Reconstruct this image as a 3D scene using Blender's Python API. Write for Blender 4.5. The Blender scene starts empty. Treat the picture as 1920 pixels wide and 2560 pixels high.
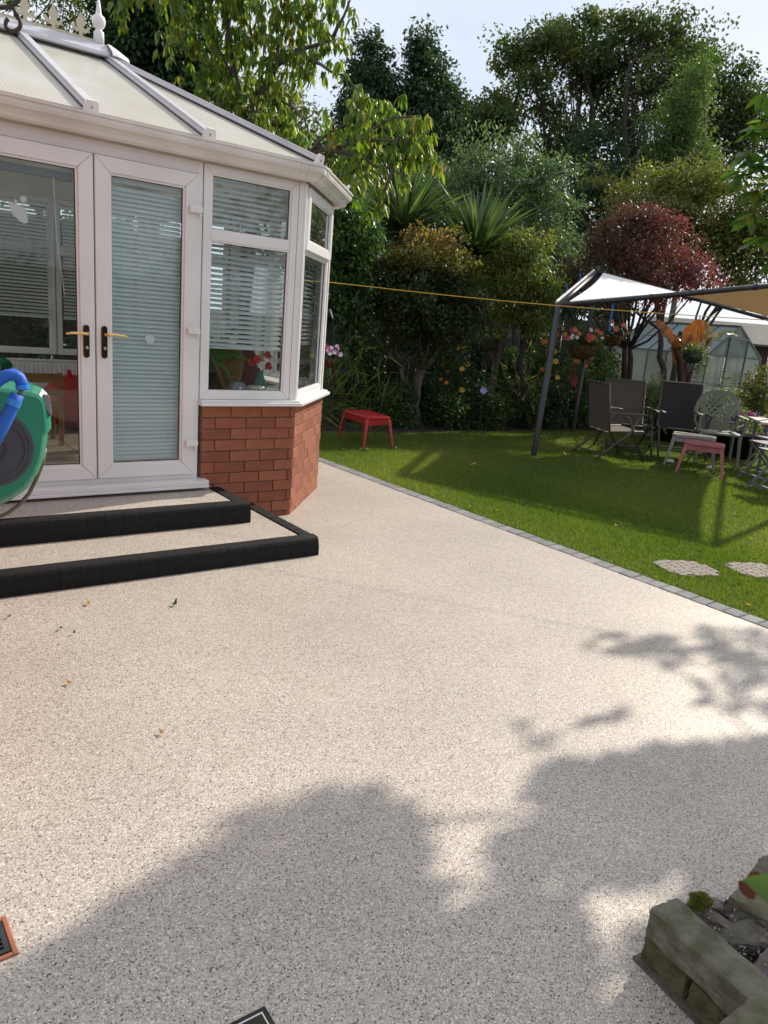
import bpy, math, random
import numpy as np
from mathutils import Vector, Matrix
R_=math.radians
# ------------------------------------------------------------------ camera, sky, sun, exposure
scn=bpy.context.scene
CAMZ=1.42; FPX=1850.0; CX,CY=960.0,1280.0            # fitted to the photograph (1920 x 2560)
def _nrm(v): return v/np.linalg.norm(v)
_up=-_nrm(np.array([338.0-CX,-(8500.0-CY),-FPX]))
_hy=((3476.0-CX)*_up[0]-FPX*_up[2])/_up[1]+CY
_X=_nrm(np.array([3476.0-CX,-(_hy-CY),-FPX])); _Y=np.cross(_up,_X)
RM=np.array([_X,_Y,_up])
cd=bpy.data.cameras.new('camera'); cam=bpy.data.objects.new('camera',cd); scn.collection.objects.link(cam)
cam.matrix_world=Matrix([[*RM[0],0],[*RM[1],0],[*RM[2],CAMZ],[0,0,0,1]])
cd.sensor_fit='VERTICAL'; cd.sensor_height=36; cd.lens=FPX/2560*36; cd.clip_start=.05; cd.clip_end=2000
scn.camera=cam
scn.render.resolution_x=768; scn.render.resolution_y=1024
SUN=Vector((3.45,.75,2.40)).normalized()               # towards the sun
sl=bpy.data.lights.new('sun','SUN'); sl.energy=4.6; sl.angle=R_(.85); sl.color=(1,.90,.77)
so=bpy.data.objects.new('sun',sl); scn.collection.objects.link(so)
so.rotation_euler=SUN.to_track_quat('Z','Y').to_euler()
W=bpy.data.worlds.new('World'); scn.world=W; W.use_nodes=True
nt=W.node_tree; N=nt.nodes; L=nt.links; N.clear()
out=N.new('ShaderNodeOutputWorld'); bg=N.new('ShaderNodeBackground'); bg.inputs[1].default_value=.12
sky=N.new('ShaderNodeTexSky'); sky.sky_type='NISHITA'; sky.sun_disc=False
sky.sun_elevation=math.asin(SUN.z); sky.sun_rotation=math.atan2(SUN.x,SUN.y)
tc=N.new('ShaderNodeTexCoord'); mp=N.new('ShaderNodeMapping'); mp.inputs['Scale'].default_value=(1,1,2.6)
n1=N.new('ShaderNodeTexNoise'); n1.inputs['Scale'].default_value=2.6; n1.inputs['Detail'].default_value=7; n1.inputs['Roughness'].default_value=.52
cr=N.new('ShaderNodeValToRGB'); cr.color_ramp.elements[0].position=.30; cr.color_ramp.elements[1].position=.62
cr.color_ramp.elements[0].color=(.66,.66,.66,1)
n2=N.new('ShaderNodeTexNoise'); n2.inputs['Scale'].default_value=2.3; n2.inputs['Detail'].default_value=5
c2=N.new('ShaderNodeMix'); c2.data_type='RGBA'; c2.inputs[6].default_value=(4.9,5.5,6.5,1); c2.inputs[7].default_value=(7.9,8.1,8.5,1)
mx=N.new('ShaderNodeMix'); mx.data_type='RGBA'
L.new(tc.outputs['Generated'],mp.inputs[0]); L.new(mp.outputs[0],n1.inputs['Vector']); L.new(mp.outputs[0],n2.inputs['Vector'])
L.new(n1.outputs[0],cr.inputs[0]); L.new(cr.outputs[0],mx.inputs[0])
L.new(n2.outputs[0],c2.inputs[0]); L.new(sky.outputs[0],mx.inputs[6]); L.new(c2.outputs[2],mx.inputs[7])
L.new(mx.outputs[2],bg.inputs[0]); L.new(bg.outputs[0],out.inputs[0])
vs=scn.view_settings; vs.view_transform='Standard'; vs.look='None'; vs.gamma=1; vs.use_curve_mapping=False; vs.exposure=0.22
scn.display_settings.display_device='sRGB'
scn.cycles.max_bounces=8; scn.cycles.transparent_max_bounces=16

# ------------------------------------------------------------------ helpers
def at(px,py,D):
    """real point in the garden seen in direction (px,py) at D metres over the ground"""
    d=RM@np.array([px-CX,-(py-CY),-FPX]); t=D/math.hypot(d[0],d[1]); return np.array([d[0]*t,d[1]*t,CAMZ+d[2]*t])
def onz(px,py,z=0):
    d=RM@np.array([px-CX,-(py-CY),-FPX]); t=(z-CAMZ)/d[2]; return np.array([d[0]*t,d[1]*t,z])
def proj(P):
    P=np.atleast_2d(P)-np.array([0,0,CAMZ]); c=P@RM
    return CX+c[:,0]/-c[:,2]*FPX, CY-c[:,1]/-c[:,2]*FPX, -c[:,2]
def link(o,parent=None):
    scn.collection.objects.link(o)
    if parent is not None: o.parent=parent
    return o
def wloc(o):
    v=Vector((0,0,0))
    while o is not None: v+=o.location; o=o.parent
    return v
def tag(o,label=None,cat=None,group=None,kind=None):
    if label:o['label']=label
    if cat:o['category']=cat
    if group:o['group']=group
    if kind:o['kind']=kind
    return o
def thing(name,label,cat,loc=(0,0,0),group=None):
    o=bpy.data.objects.new(name,None); o.location=loc; o.empty_display_size=.1
    scn.collection.objects.link(o); return tag(o,label,cat,group)
class MB:
    def __init__(s): s.v=[];s.f=[];s.m=[];s.mi=0
    def add(s,vs,fs):
        b=len(s.v); s.v+= [tuple(map(float,p)) for p in vs]
        for f in fs: s.f.append([b+i for i in f]); s.m.append(s.mi)
        return s
    def box(s,c,d,rz=0,U=None,Vv=None,Wv=None):
        U=Vector(U) if U is not None else Vector((math.cos(rz),math.sin(rz),0))
        Vv=Vector(Vv) if Vv is not None else Vector((-math.sin(rz),math.cos(rz),0))
        Wv=Vector(Wv) if Wv is not None else U.cross(Vv)
        c=Vector(c); P=[]
        for k in (-.5,.5):
            for j in (-.5,.5):
                for i in (-.5,.5): P.append(c+U*(i*d[0])+Vv*(j*d[1])+Wv*(k*d[2]))
        return s.add(P,[(0,2,3,1),(4,5,7,6),(0,1,5,4),(2,6,7,3),(0,4,6,2),(1,3,7,5)])
    def prism(s,pts,o,U,Vv,Wd):
        """outline pts (u,v) in the plane o,U,V extruded by the vector Wd"""
        o=Vector(o);U=Vector(U);Vv=Vector(Vv);Wd=Vector(Wd);n=len(pts)
        P=[o+U*a+Vv*b for a,b in pts]; Q=[p+Wd for p in P]
        F=[tuple(range(n))[::-1],tuple(range(n,2*n))]+[(i,(i+1)%n,n+(i+1)%n,n+i) for i in range(n)]
        return s.add(P+Q,F)
    def tube(s,pts,r,seg=8,cap=True):
        pts=[Vector(p) for p in pts]; n=len(pts)
        if not hasattr(r,'__len__'): r=[r]*n
        P=[];prev=None
        for i,p in enumerate(pts):
            t=(pts[min(i+1,n-1)]-pts[max(i-1,0)]).normalized()
            if prev is None: a=t.orthogonal().normalized()
            else: a=(prev-t*prev.dot(t)).normalized()
            prev=a; b=t.cross(a)
            for k in range(seg):
                w=2*math.pi*k/seg; P.append(p+(a*math.cos(w)+b*math.sin(w))*r[i])
        F=[(i*seg+k,i*seg+(k+1)%seg,(i+1)*seg+(k+1)%seg,(i+1)*seg+k) for i in range(n-1) for k in range(seg)]
        if cap: F+= [tuple(range(seg))[::-1],tuple(range((n-1)*seg,n*seg))]
        return s.add(P,F)
    def lathe(s,prof,c,seg=16,axis=(0,0,1)):
        A=Vector(axis).normalized(); a=A.orthogonal().normalized(); b=A.cross(a); c=Vector(c); P=[]
        for r,z in prof:
            for k in range(seg):
                w=2*math.pi*k/seg; P.append(c+A*z+(a*math.cos(w)+b*math.sin(w))*max(r,1e-4))
        n=len(prof)
        F=[(i*seg+k,i*seg+(k+1)%seg,(i+1)*seg+(k+1)%seg,(i+1)*seg+k) for i in range(n-1) for k in range(seg)]
        F+=[tuple(range(seg))[::-1],tuple(range((n-1)*seg,n*seg))]
        return s.add(P,F)
    def build(s,name,mats,parent=None,smooth=False,bevel=0,loc=None):
        """verts are world coordinates; origin goes to the parent's (or to loc)"""
        off=wloc(parent) if parent is not None else Vector(loc or (0,0,0))
        me=bpy.data.meshes.new(name); o3=tuple(off)
        me.from_pydata([(p[0]-o3[0],p[1]-o3[1],p[2]-o3[2]) for p in s.v],[],s.f)
        if not isinstance(mats,(list,tuple)): mats=[mats]
        for m in mats: me.materials.append(m)
        if len(mats)>1: me.polygons.foreach_set('material_index',s.m)
        if smooth: me.polygons.foreach_set('use_smooth',[True]*len(s.f))
        me.update(); o=bpy.data.objects.new(name,me); link(o,parent)
        if parent is None and loc is not None: o.location=off
        if bevel:
            b=o.modifiers.new('bevel','BEVEL'); b.width=bevel; b.segments=2; b.limit_method='ANGLE'; b.angle_limit=R_(35)
        return o
def npmesh(name,V,F,mat,parent=None,attr=None,smooth=False):
    off=np.array(wloc(parent)) if parent is not None else np.zeros(3)
    V=np.asarray(V,dtype=np.float32)-off.astype(np.float32); F=np.asarray(F,dtype=np.int32); k=F.shape[1]
    me=bpy.data.meshes.new(name); me.vertices.add(len(V)); me.vertices.foreach_set('co',V.ravel())
    me.loops.add(F.size); me.loops.foreach_set('vertex_index',F.ravel())
    me.polygons.add(len(F)); me.polygons.foreach_set('loop_start',np.arange(0,F.size,k,dtype=np.int32))
    if attr is not None:
        a=me.attributes.new('tone','FLOAT','FACE'); a.data.foreach_set('value',np.asarray(attr,dtype=np.float32))
    if smooth: me.polygons.foreach_set('use_smooth',np.ones(len(F),dtype=bool))
    me.materials.append(mat); me.update(calc_edges=True)
    return link(bpy.data.objects.new(name,me),parent)
def meshof(mb,name,mat,smooth=False):
    me=bpy.data.meshes.new(name); me.from_pydata(mb.v,[],mb.f); me.materials.append(mat)
    if smooth: me.polygons.foreach_set('use_smooth',[True]*len(mb.f))
    me.update(); return me
def inst(name,mesh,loc,parent=None,rot=(0,0,0),scale=(1,1,1)):
    o=bpy.data.objects.new(name,mesh); link(o,parent); off=wloc(parent) if parent is not None else Vector((0,0,0))
    o.location=Vector(loc)-off; o.rotation_euler=rot; o.scale=scale; return o

# ------------------------------------------------------------------ materials
def M(name,c1,c2=None,rough=.6,scale=6,bump=0,bscale=None,metal=0,spec=.5,coat=0,detail=5,dist=None,stretch=None):
    m=bpy.data.materials.new(name); m.use_nodes=True; n=m.node_tree.nodes; l=m.node_tree.links
    b=n['Principled BSDF']; b.inputs['Roughness'].default_value=rough; b.inputs['Metallic'].default_value=metal
    b.inputs['Specular IOR Level'].default_value=spec; b.inputs['Coat Weight'].default_value=coat
    b.inputs['Base Color'].default_value=(*c1,1)
    tcn=n.new('ShaderNodeTexCoord'); mpn=n.new('ShaderNodeMapping'); l.new(tcn.outputs['Object'],mpn.inputs[0])
    if stretch: mpn.inputs['Scale'].default_value=stretch
    if c2:
        t=n.new('ShaderNodeTexNoise'); t.inputs['Scale'].default_value=scale; t.inputs['Detail'].default_value=detail
        r=n.new('ShaderNodeValToRGB'); r.color_ramp.elements[0].position=.35; r.color_ramp.elements[1].position=.65
        r.color_ramp.elements[0].color=(*c1,1); r.color_ramp.elements[1].color=(*c2,1)
        l.new(mpn.outputs[0],t.inputs['Vector']); l.new(t.outputs[0],r.inputs[0]); l.new(r.outputs[0],b.inputs['Base Color'])
    if bump:
        t2=n.new('ShaderNodeTexNoise'); t2.inputs['Scale'].default_value=bscale or scale*4; t2.inputs['Detail'].default_value=6
        bn=n.new('ShaderNodeBump'); bn.inputs['Strength'].default_value=bump; bn.inputs['Distance'].default_value=dist or .01
        l.new(mpn.outputs[0],t2.inputs['Vector']); l.new(t2.outputs[0],bn.inputs['Height']); l.new(bn.outputs[0],b.inputs['Normal'])
    return m
def leafmat(name,cols,rough=.45,trans=.35,tcol=None,spec=.5,backtint=None):
    """leaf colours picked per leaf through the 'tone' attribute, part of the light goes through"""
    m=bpy.data.materials.new(name); m.use_nodes=True; n=m.node_tree.nodes; l=m.node_tree.links
    b=n['Principled BSDF']; b.inputs['Roughness'].default_value=rough; b.inputs['Specular IOR Level'].default_value=spec
    a=n.new('ShaderNodeAttribute'); a.attribute_name='tone'
    r=n.new('ShaderNodeValToRGB'); e=r.color_ramp.elements
    while len(e)<len(cols): e.new(.5)
    for i,c in enumerate(cols): e[i].position=i/(len(cols)-1); e[i].color=(*c,1)
    l.new(a.outputs['Fac'],r.inputs[0]); l.new(r.outputs[0],b.inputs['Base Color'])
    t=n.new('ShaderNodeBsdfTranslucent'); mxr=n.new('ShaderNodeMix'); mxr.data_type='RGBA'; mxr.blend_type='MULTIPLY'
    mxr.inputs[0].default_value=1; l.new(r.outputs[0],mxr.inputs[6]); mxr.inputs[7].default_value=(*(tcol or (2.2,2.4,1.0)),1)
    l.new(mxr.outputs[2],t.inputs[0]); ms=n.new('ShaderNodeMixShader'); ms.inputs[0].default_value=trans
    l.new(b.outputs[0],ms.inputs[1]); l.new(t.outputs[0],ms.inputs[2]); l.new(ms.outputs[0],n['Material Output'].inputs[0])
    return m
def glassmat(name,tint=(.86,.9,.88),fr=1.0,rough=0):
    m=bpy.data.materials.new(name); m.use_nodes=True; n=m.node_tree.nodes; l=m.node_tree.links; n.remove(n['Principled BSDF'])
    t=n.new('ShaderNodeBsdfTransparent'); t.inputs[0].default_value=(*tint,1)
    g=n.new('ShaderNodeBsdfGlossy'); g.inputs['Roughness'].default_value=rough; g.inputs[0].default_value=(.95,.97,1,1)
    f=n.new('ShaderNodeFresnel'); f.inputs[0].default_value=1.5
    mu=n.new('ShaderNodeMath'); mu.operation='MULTIPLY'; mu.inputs[1].default_value=fr; mu.use_clamp=True
    ms=n.new('ShaderNodeMixShader'); l.new(f.outputs[0],mu.inputs[0]); l.new(mu.outputs[0],ms.inputs[0])
    l.new(t.outputs[0],ms.inputs[1]); l.new(g.outputs[0],ms.inputs[2]); l.new(ms.outputs[0],n['Material Output'].inputs[0])
    return m
def gravelmat(name,s=170,seed=0):
    m=bpy.data.materials.new(name); m.use_nodes=True; n=m.node_tree.nodes; l=m.node_tree.links; b=n['Principled BSDF']
    tcn=n.new('ShaderNodeTexCoord'); v=n.new('ShaderNodeTexVoronoi'); v.inputs['Scale'].default_value=s; v.inputs['Randomness'].default_value=1
    l.new(tcn.outputs['Object'],v.inputs['Vector'])
    sp=n.new('ShaderNodeSeparateColor'); l.new(v.outputs['Color'],sp.inputs[0])
    r=n.new('ShaderNodeValToRGB'); r.color_ramp.interpolation='CONSTANT'; e=r.color_ramp.elements
    cols=[(0,(.065,.055,.048)),(.035,(.22,.185,.157)),(.10,(.335,.280,.234)),(.25,(.425,.368,.312)),(.46,(.48,.430,.372)),(.70,(.54,.495,.440)),(.92,(.70,.675,.63))]
    while len(e)<len(cols): e.new(.5)
    for i,(p,c) in enumerate(cols): e[i].position=p; e[i].color=(*c,1)
    l.new(sp.outputs[0],r.inputs[0])
    # worn, slightly blotchy areas of the laid surface
    t=n.new('ShaderNodeTexNoise'); t.inputs['Scale'].default_value=1.3; t.inputs['Detail'].default_value=6; t.inputs['Roughness'].default_value=.6
    l.new(tcn.outputs['Object'],t.inputs['Vector'])
    mr=n.new('ShaderNodeMapRange'); mr.inputs[1].default_value=.3; mr.inputs[2].default_value=.7; mr.inputs[3].default_value=.88; mr.inputs[4].default_value=1.06
    l.new(t.outputs[0],mr.inputs[0])
    mxr=n.new('ShaderNodeMix'); mxr.data_type='RGBA'; mxr.blend_type='MULTIPLY'; mxr.inputs[0].default_value=1
    l.new(r.outputs[0],mxr.inputs[6]); l.new(mr.outputs[0],mxr.inputs[7]); l.new(mxr.outputs[2],b.inputs['Base Color'])
    rr=n.new('ShaderNodeMapRange'); rr.inputs[3].default_value=.3; rr.inputs[4].default_value=.65
    l.new(sp.outputs[1],rr.inputs[0]); l.new(rr.outputs[0],b.inputs['Roughness'])
    b.inputs['Specular IOR Level'].default_value=.5
    bn=n.new('ShaderNodeBump'); bn.inputs['Strength'].default_value=.5; bn.inputs['Distance'].default_value=.0016; bn.invert=True
    l.new(v.outputs['Distance'],bn.inputs['Height']); l.new(bn.outputs[0],b.inputs['Normal'])
    return m
upvc=M('white_upvc',(.82,.81,.81),(.76,.745,.74),rough=.32,scale=3,bump=.04,bscale=9)
upvc_dirty=M('weathered_upvc',(.68,.65,.60),(.58,.54,.48),rough=.4,scale=5,stretch=(1,1,.4))
gutter_m=M('gutter_plastic',(.78,.76,.74),(.68,.65,.61),rough=.3,scale=4)
gasket=M('black_gasket',(.012,.012,.013),rough=.5)
brickm=[M('brick_%s'%t,a,b_,rough=.85,scale=14,bump=.5,bscale=90,dist=.003) for t,a,b_ in
  (('orange',(.34,.120,.060),(.28,.094,.047)),('red',(.32,.108,.055),(.26,.084,.043)),('pale',(.33,.118,.064),(.255,.088,.048)),('dull',(.275,.088,.048),(.21,.067,.037)))]
mortar=M('mortar',(.30,.22,.15),(.17,.12,.085),rough=.95,scale=12,bump=.4,bscale=80,dist=.003)
setm=[M('charcoal_sett_%d'%i,(a,a*1.02,a*1.07),(a*.72,a*.73,a*.77),rough=.8,scale=16,bump=.35,bscale=120,dist=.002) for i,a in enumerate((.17,.20,.23))]
blockm=[M('black_block_%d'%i,(a,a,a*1.06),(a*1.5,a*1.5,a*1.55),spec=.25,rough=.8,scale=10,bump=.35,bscale=130,dist=.002) for i,a in enumerate((.0085,.0088,.0092))]
gravel=gravelmat('resin_bound_gravel',285)
soil=M('soil',(.022,.016,.011),(.045,.033,.022),rough=1,scale=9,bump=.8,bscale=30,dist=.03)
glass=glassmat('window_glass',(.93,.95,.94),.62); glass_dark=glassmat('door_glass',(.92,.95,.94),.62)
green_glass=bpy.data.materials.new('clouded_greenhouse_glass'); green_glass.use_nodes=True; n=green_glass.node_tree.nodes; l=green_glass.node_tree.links; b=n['Principled BSDF']; b.inputs['Roughness'].default_value=.2
tn_=n.new('ShaderNodeTexNoise'); tn_.inputs['Scale'].default_value=2.5; tn_.inputs['Detail'].default_value=6; tcn=n.new('ShaderNodeTexCoord'); l.new(tcn.outputs['Object'],tn_.inputs['Vector'])
rc=n.new('ShaderNodeValToRGB'); rc.color_ramp.elements[0].position=.38; rc.color_ramp.elements[1].position=.65; rc.color_ramp.elements[0].color=(.20,.24,.20,1); rc.color_ramp.elements[1].color=(.46,.50,.46,1); l.new(tn_.outputs[0],rc.inputs[0]); l.new(rc.outputs[0],b.inputs['Base Color'])
tl=n.new('ShaderNodeBsdfTranslucent'); tl.inputs[0].default_value=(.7,.75,.68,1); m1=n.new('ShaderNodeMixShader'); m1.inputs[0].default_value=.5; l.new(b.outputs[0],m1.inputs[1]); l.new(tl.outputs[0],m1.inputs[2])
tp_=n.new('ShaderNodeBsdfTransparent'); m2=n.new('ShaderNodeMixShader'); m2.inputs[0].default_value=.35; l.new(m1.outputs[0],m2.inputs[1]); l.new(tp_.outputs[0],m2.inputs[2]); l.new(m2.outputs[0],n['Material Output'].inputs[0])
slatm=M('blind_slat',(.76,.82,.84),(.70,.77,.80),rough=.4,scale=2)
slatw=M('blind_slat_pale',(.80,.82,.80),(.74,.77,.75),rough=.4,scale=2)
brass=M('brass',(.75,.52,.20),rough=.22,metal=1)
blackplate=M('dark_plate',(.04,.032,.018),(.02,.016,.01),rough=.28,scale=20,metal=.6)
steel=M('steel',(.45,.46,.47),rough=.35,metal=1)
aluw=M('painted_aluminium',(.60,.60,.63),(.52,.52,.56),rough=.32,scale=5)
cream=M('cream_plastic',(.62,.56,.42),(.55,.49,.36),rough=.5,scale=10)

def bricks_wall(parent,o,U,Nv,length,z0,z1,seed,first=0):
    """stretcher bond of separate bricks standing 4 mm proud of a mortar backing"""
    rnd=random.Random(seed); U=Vector(U);Nv=Vector(Nv);o=Vector(o)
    wall=MB(); wall.prism([(0,0),(length,0),(length,.10),(0,.10)],o-Nv*.006+Vector((0,0,z0)),U,-Nv,(0,0,z1-z0))
    w=wall.build('dwarf_wall',mortar,parent); base=wloc(w)
    z=z1-.0325-.004; row=0; rows=0; ang=math.atan2(U.y,U.x)
    while z>z0-.02:
        x=-(.1125 if row%2 else 0)-first
        while x<length-.01:
            a=max(x+.003,.001); b_=min(x+.222,length-.001)
            if b_-a>.03:
                me=bmesh_for(round(b_-a,2),rnd.randrange(3)); ob=bpy.data.objects.new('brick',me); link(ob,w)
                hz=.0
                ob.location=o+U*((a+b_)/2)+Nv*(-.04+rnd.uniform(-.001,.0022))+Vector((0,0,z+rnd.uniform(-.001,.001)))-base
                ob.rotation_euler=(rnd.uniform(-.006,.006),rnd.uniform(-.008,.008),ang+rnd.uniform(-.006,.006))
                ob.scale=((b_-a)/round(b_-a,2),1,1)
            x+=.225
        z-=.0755; row+=1
    return w
_bm={}
def bmesh_for(L_,v):
    k=(L_,v)
    if k not in _bm:
        rr=random.Random(hash(k)&0xffff); s=MB(); h=.0348; e=.003; d=.046
        j=lambda a=.0016: rr.uniform(-a,a)
        # chamfered front face (towards -y)
        x=L_/2
        P=[(-x,d,-h),(x,d,-h),(x,d,h),(-x,d,h),(-x,-d+e,-h),(x,-d+e,-h),(x,-d+e,h),(-x,-d+e,h),
           (-x+e+j(),-d,-h+e+j()),(x-e+j(),-d,-h+e+j()),(x-e+j(),-d,h-e+j()),(-x+e+j(),-d,h-e+j())]
        s.add(P,[(0,1,2,3)[::-1],(0,4,5,1)[::-1],(1,5,6,2)[::-1],(2,6,7,3)[::-1],(3,7,4,0)[::-1],(4,8,9,5)[::-1],(5,9,10,6)[::-1],(6,10,11,7)[::-1],(7,11,8,4)[::-1],(8,11,10,9)[::-1]])
        me=bpy.data.meshes.new('brick'); me.from_pydata(s.v,[],s.f); me.materials.append(rr.choice(brickm)); me.update(); _bm[k]=me
    return _bm[k]

# ------------------------------------------------------------------ ground, patio, lawn
def sheet(name,x0,y0,x1,y1,z,mat,label=None):
    s=MB(); s.add([(x0,y0,z),(x1,y0,z),(x1,y1,z),(x0,y1,z)],[(0,1,2,3)]); o=s.build(name,mat); tag(o,label,None,None,'structure'); return o
groundm=M('rough_ground',(.035,.045,.02),(.05,.04,.025),rough=1,scale=.7,bump=.5,bscale=5,dist=.05)
sheet('ground',-300,-300,300,300,-.03,groundm)
sheet('patio',-3,-3,3.957,9.6,0,gravel,'pale resin bound gravel patio around the conservatory')
sheet('flower_bed',3.0,7.55,13.5,20,-.012,soil,'dark soil bed along the far edge of the lawn')
lawnm=M('lawn_turf',(.045,.082,.014),(.075,.100,.022),rough=.95,scale=3,bump=.6,bscale=60,dist=.02)
lawn=MB()
edge=[(4.07,-3),(13.0,-3),(12.6,3.0),(12.2,4.6),(11.6,5.6),(10.9,6.6),(10.2,7.5),(9.2,7.72),(8.2,7.66),(7.2,7.8),(6.2,7.72),(5.2,7.95),(4.5,7.95),(4.07,7.9)]
lawn.add([(x,y,-.004) for x,y in edge],[tuple(range(len(edge)))])
lawn=tag(lawn.build('lawn',lawnm),'mown green lawn between the patio kerb and the bed',None,None,'structure')
rng=np.random.default_rng(5)
def inpoly(x,y,poly):
    c=np.zeros(len(x),bool); n=len(poly)
    for i in range(n):
        x1,y1=poly[i]; x2,y2=poly[(i+1)%n]
        k=((y1>y)!=(y2>y))&(x<(x2-x1)*(y-y1)/((y2-y1) if y2!=y1 else 1e-9)+x1); c^=k
    return c
def noise2(x,y,s,seed=0):
    r=np.random.default_rng(seed); v=np.zeros_like(x)
    for k in range(7):
        a=r.uniform(0,6.28); f=s*r.uniform(.5,1.8); v+=np.sin(f*(x*np.cos(a)+y*np.sin(a))+r.uniform(0,6.28))
    return v/7
STONES=[((4.50,2.51),-.42),((4.97,2.27),-.42)]
def grass():
    xs=[];ys=[]
    for (x0,x1,y0,y1,n) in ((4.04,5.6,1.0,8.1,150000),(5.6,8,1.5,8.1,120000),(8,13,1.5,8.1,100000)):
        xs.append(rng.uniform(x0,x1,n)); ys.append(rng.uniform(y0,y1,n))
    x=np.concatenate(xs); y=np.concatenate(ys); k=inpoly(x,y,edge)&(x>4.079+.009*noise2(x,y,25,8))
    px,py,_=proj(np.stack([x,y,0*x],1)); k&=(px>-60)&(px<2250)
    for (sx,sy),a in STONES:
        lx=(x-sx)*math.cos(a)+(y-sy)*math.sin(a); ly=-(x-sx)*math.sin(a)+(y-sy)*math.cos(a); k&=~(((np.abs(lx)/.192)**4+(np.abs(ly)/.162)**4)**.25<1+.06*noise2(x,y,40,3))
    x=x[k];y=y[k];n=len(x)
    h=rng.uniform(.012,.030,n)*(1+.35*noise2(x,y,3.1,1)); w=rng.uniform(.0016,.0032,n)*(1+ (x-4)*.18); a=rng.uniform(0,6.28,n); le=rng.uniform(.1,1.3,n)*h
    dx=np.cos(a);dy=np.sin(a); V=np.zeros((n,3,3)); b=rng.uniform(0,6.28,n)
    V[:,0]=np.stack([x-dy*w,y+dx*w,0*x-.004],1); V[:,1]=np.stack([x+dy*w,y-dx*w,0*x-.004],1); V[:,2]=np.stack([x+np.cos(b)*le,y+np.sin(b)*le,h],1)
    tone=np.clip(.5+.35*noise2(x,y,2.2,9)+rng.normal(0,.22,n),0,1)
    g=npmesh('grass',V.reshape(-1,3),np.arange(3*n).reshape(-1,3),leafmat('grass_blades',[(.046,.092,.012),(.086,.138,.020),(.145,.180,.036),(.25,.23,.08)],rough=.5,trans=.45,tcol=(1.7,2.0,.6)),attr=tone)
    tag(g,'short green grass covering the lawn',None,None,'stuff')
grass()
# kerb of charcoal setts, one object each
kerb=tag(MB().box((4.016,2.7,-.03),(.120,11.3,.05)).build('kerb',mortar),'charcoal sett kerb between patio and lawn',None,None,'structure')
def settmesh(nm,sx,sy,sz,e,mat,jit,seed):
    r=random.Random(seed); s=MB(); P=[]
    for z,i in ((-sz/2,0),(sz/2-e,0),(sz/2,e)):
        for a,b in ((-1,-1),(1,-1),(1,1),(-1,1)): P.append((a*(sx/2-i)+r.uniform(-jit,jit),b*(sy/2-i)+r.uniform(-jit,jit),z))
    F=[(0,3,2,1),(8,9,10,11)]
    for k in (0,4): F+=[(k+i,k+(i+1)%4,k+4+(i+1)%4,k+4+i) for i in range(4)]
    s.add(P,F); me=bpy.data.meshes.new(nm); me.from_pydata(s.v,[],s.f); me.materials.append(mat); me.update(); return me
sm=[settmesh('sett',.116,.0965,.06,.004,setm[i%3],.0015,i) for i in range(9)]
rr=random.Random(3); y=-.6
while y<8.0:
    inst('sett',rr.choice(sm),(4.016+rr.uniform(-.002,.002),y,-.0255+rr.uniform(-.0015,.0015)),kerb,(rr.uniform(-.010,.010),rr.uniform(-.008,.008),rr.choice((0,math.pi))+rr.uniform(-.02,.02))); y+=.1

# ------------------------------------------------------------------ conservatory
A0=Vector((2.647,4.585,0)); A1=Vector((3.316,5.298,0)); A2=Vector((3.316,7.05,0)); A3=Vector((2.647,7.765,0))
Uf=(A1-A0).normalized(); Nf=Vector((Uf.y,-Uf.x,0)); Lf=(A1-A0).length
cons=thing('conservatory','white framed conservatory with brick base and translucent hipped roof','conservatory',(1.3,6.17,0))
class Fr:
    def __init__(s,o,U,Nv): s.o=Vector(o);s.U=Vector(U);s.N=Vector(Nv)
    def p(s,u,v,z): return s.o+s.U*u+s.N*v+Vector((0,0,z))
FF=Fr((0,4.585,0),(1,0,0),(0,-1,0)); FK=Fr(A0,Uf,Nf); FS=Fr(A1,(0,1,0),(1,0,0)); FQ=Fr(A3,(A2-A3).normalized(),(.684,.729,0)); FB=Fr((0,7.765,0),(1,0,0),(0,1,0))
def fbox(mb,F,u0,u1,v0,v1,z0,z1):
    c=F.p((u0+u1)/2,(v0+v1)/2,(z0+z1)/2); mb.box(c,(u1-u0,abs(v1-v0),z1-z0),U=F.U,Vv=F.N if True else None,Wv=(0,0,1))
def mitre(mb,F,u0,u1,z0,z1,w,v0,v1,g=.0006):
    Q=[[(u0,z0),(u1,z0),(u1-w,z0+w),(u0+w,z0+w)],[(u1,z0),(u1,z1),(u1-w,z1-w),(u1-w,z0+w)],[(u1,z1),(u0,z1),(u0+w,z1-w),(u1-w,z1-w)],[(u0,z1),(u0,z0),(u0+w,z0+w),(u0+w,z1-w)]]
    for q in Q:
        cx=sum(a for a,b in q)/4; cz=sum(b for a,b in q)/4
        q=[(a+(g if a<cx else -g),b+(g if b<cz else -g)) for a,b in q]
        mb.prism(q,F.p(0,v0,0),F.U,(0,0,1),F.N*(v1-v0))
def glaze(parent,F,u0,u1,z0,z1,v,gm=glass,bead=True):
    """rebated bead, black gasket and pane in an opening"""
    b=MB()
    if bead:
        mitre(b,F,u0-.001,u1+.001,z0-.001,z1+.001,.013,v-.004,v+.012); b.mi=1
        mitre(b,F,u0+.012,u1-.012,z0+.012,z1-.012,.004,v-.004,v+.0035)
        b.build('glazing_bead',[upvc,gasket],parent)
    p=MB(); fbox(p,F,u0+.012,u1-.012,v-.004,v,z0+.012,z1-.012); p.build('pane',gm,parent)
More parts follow.
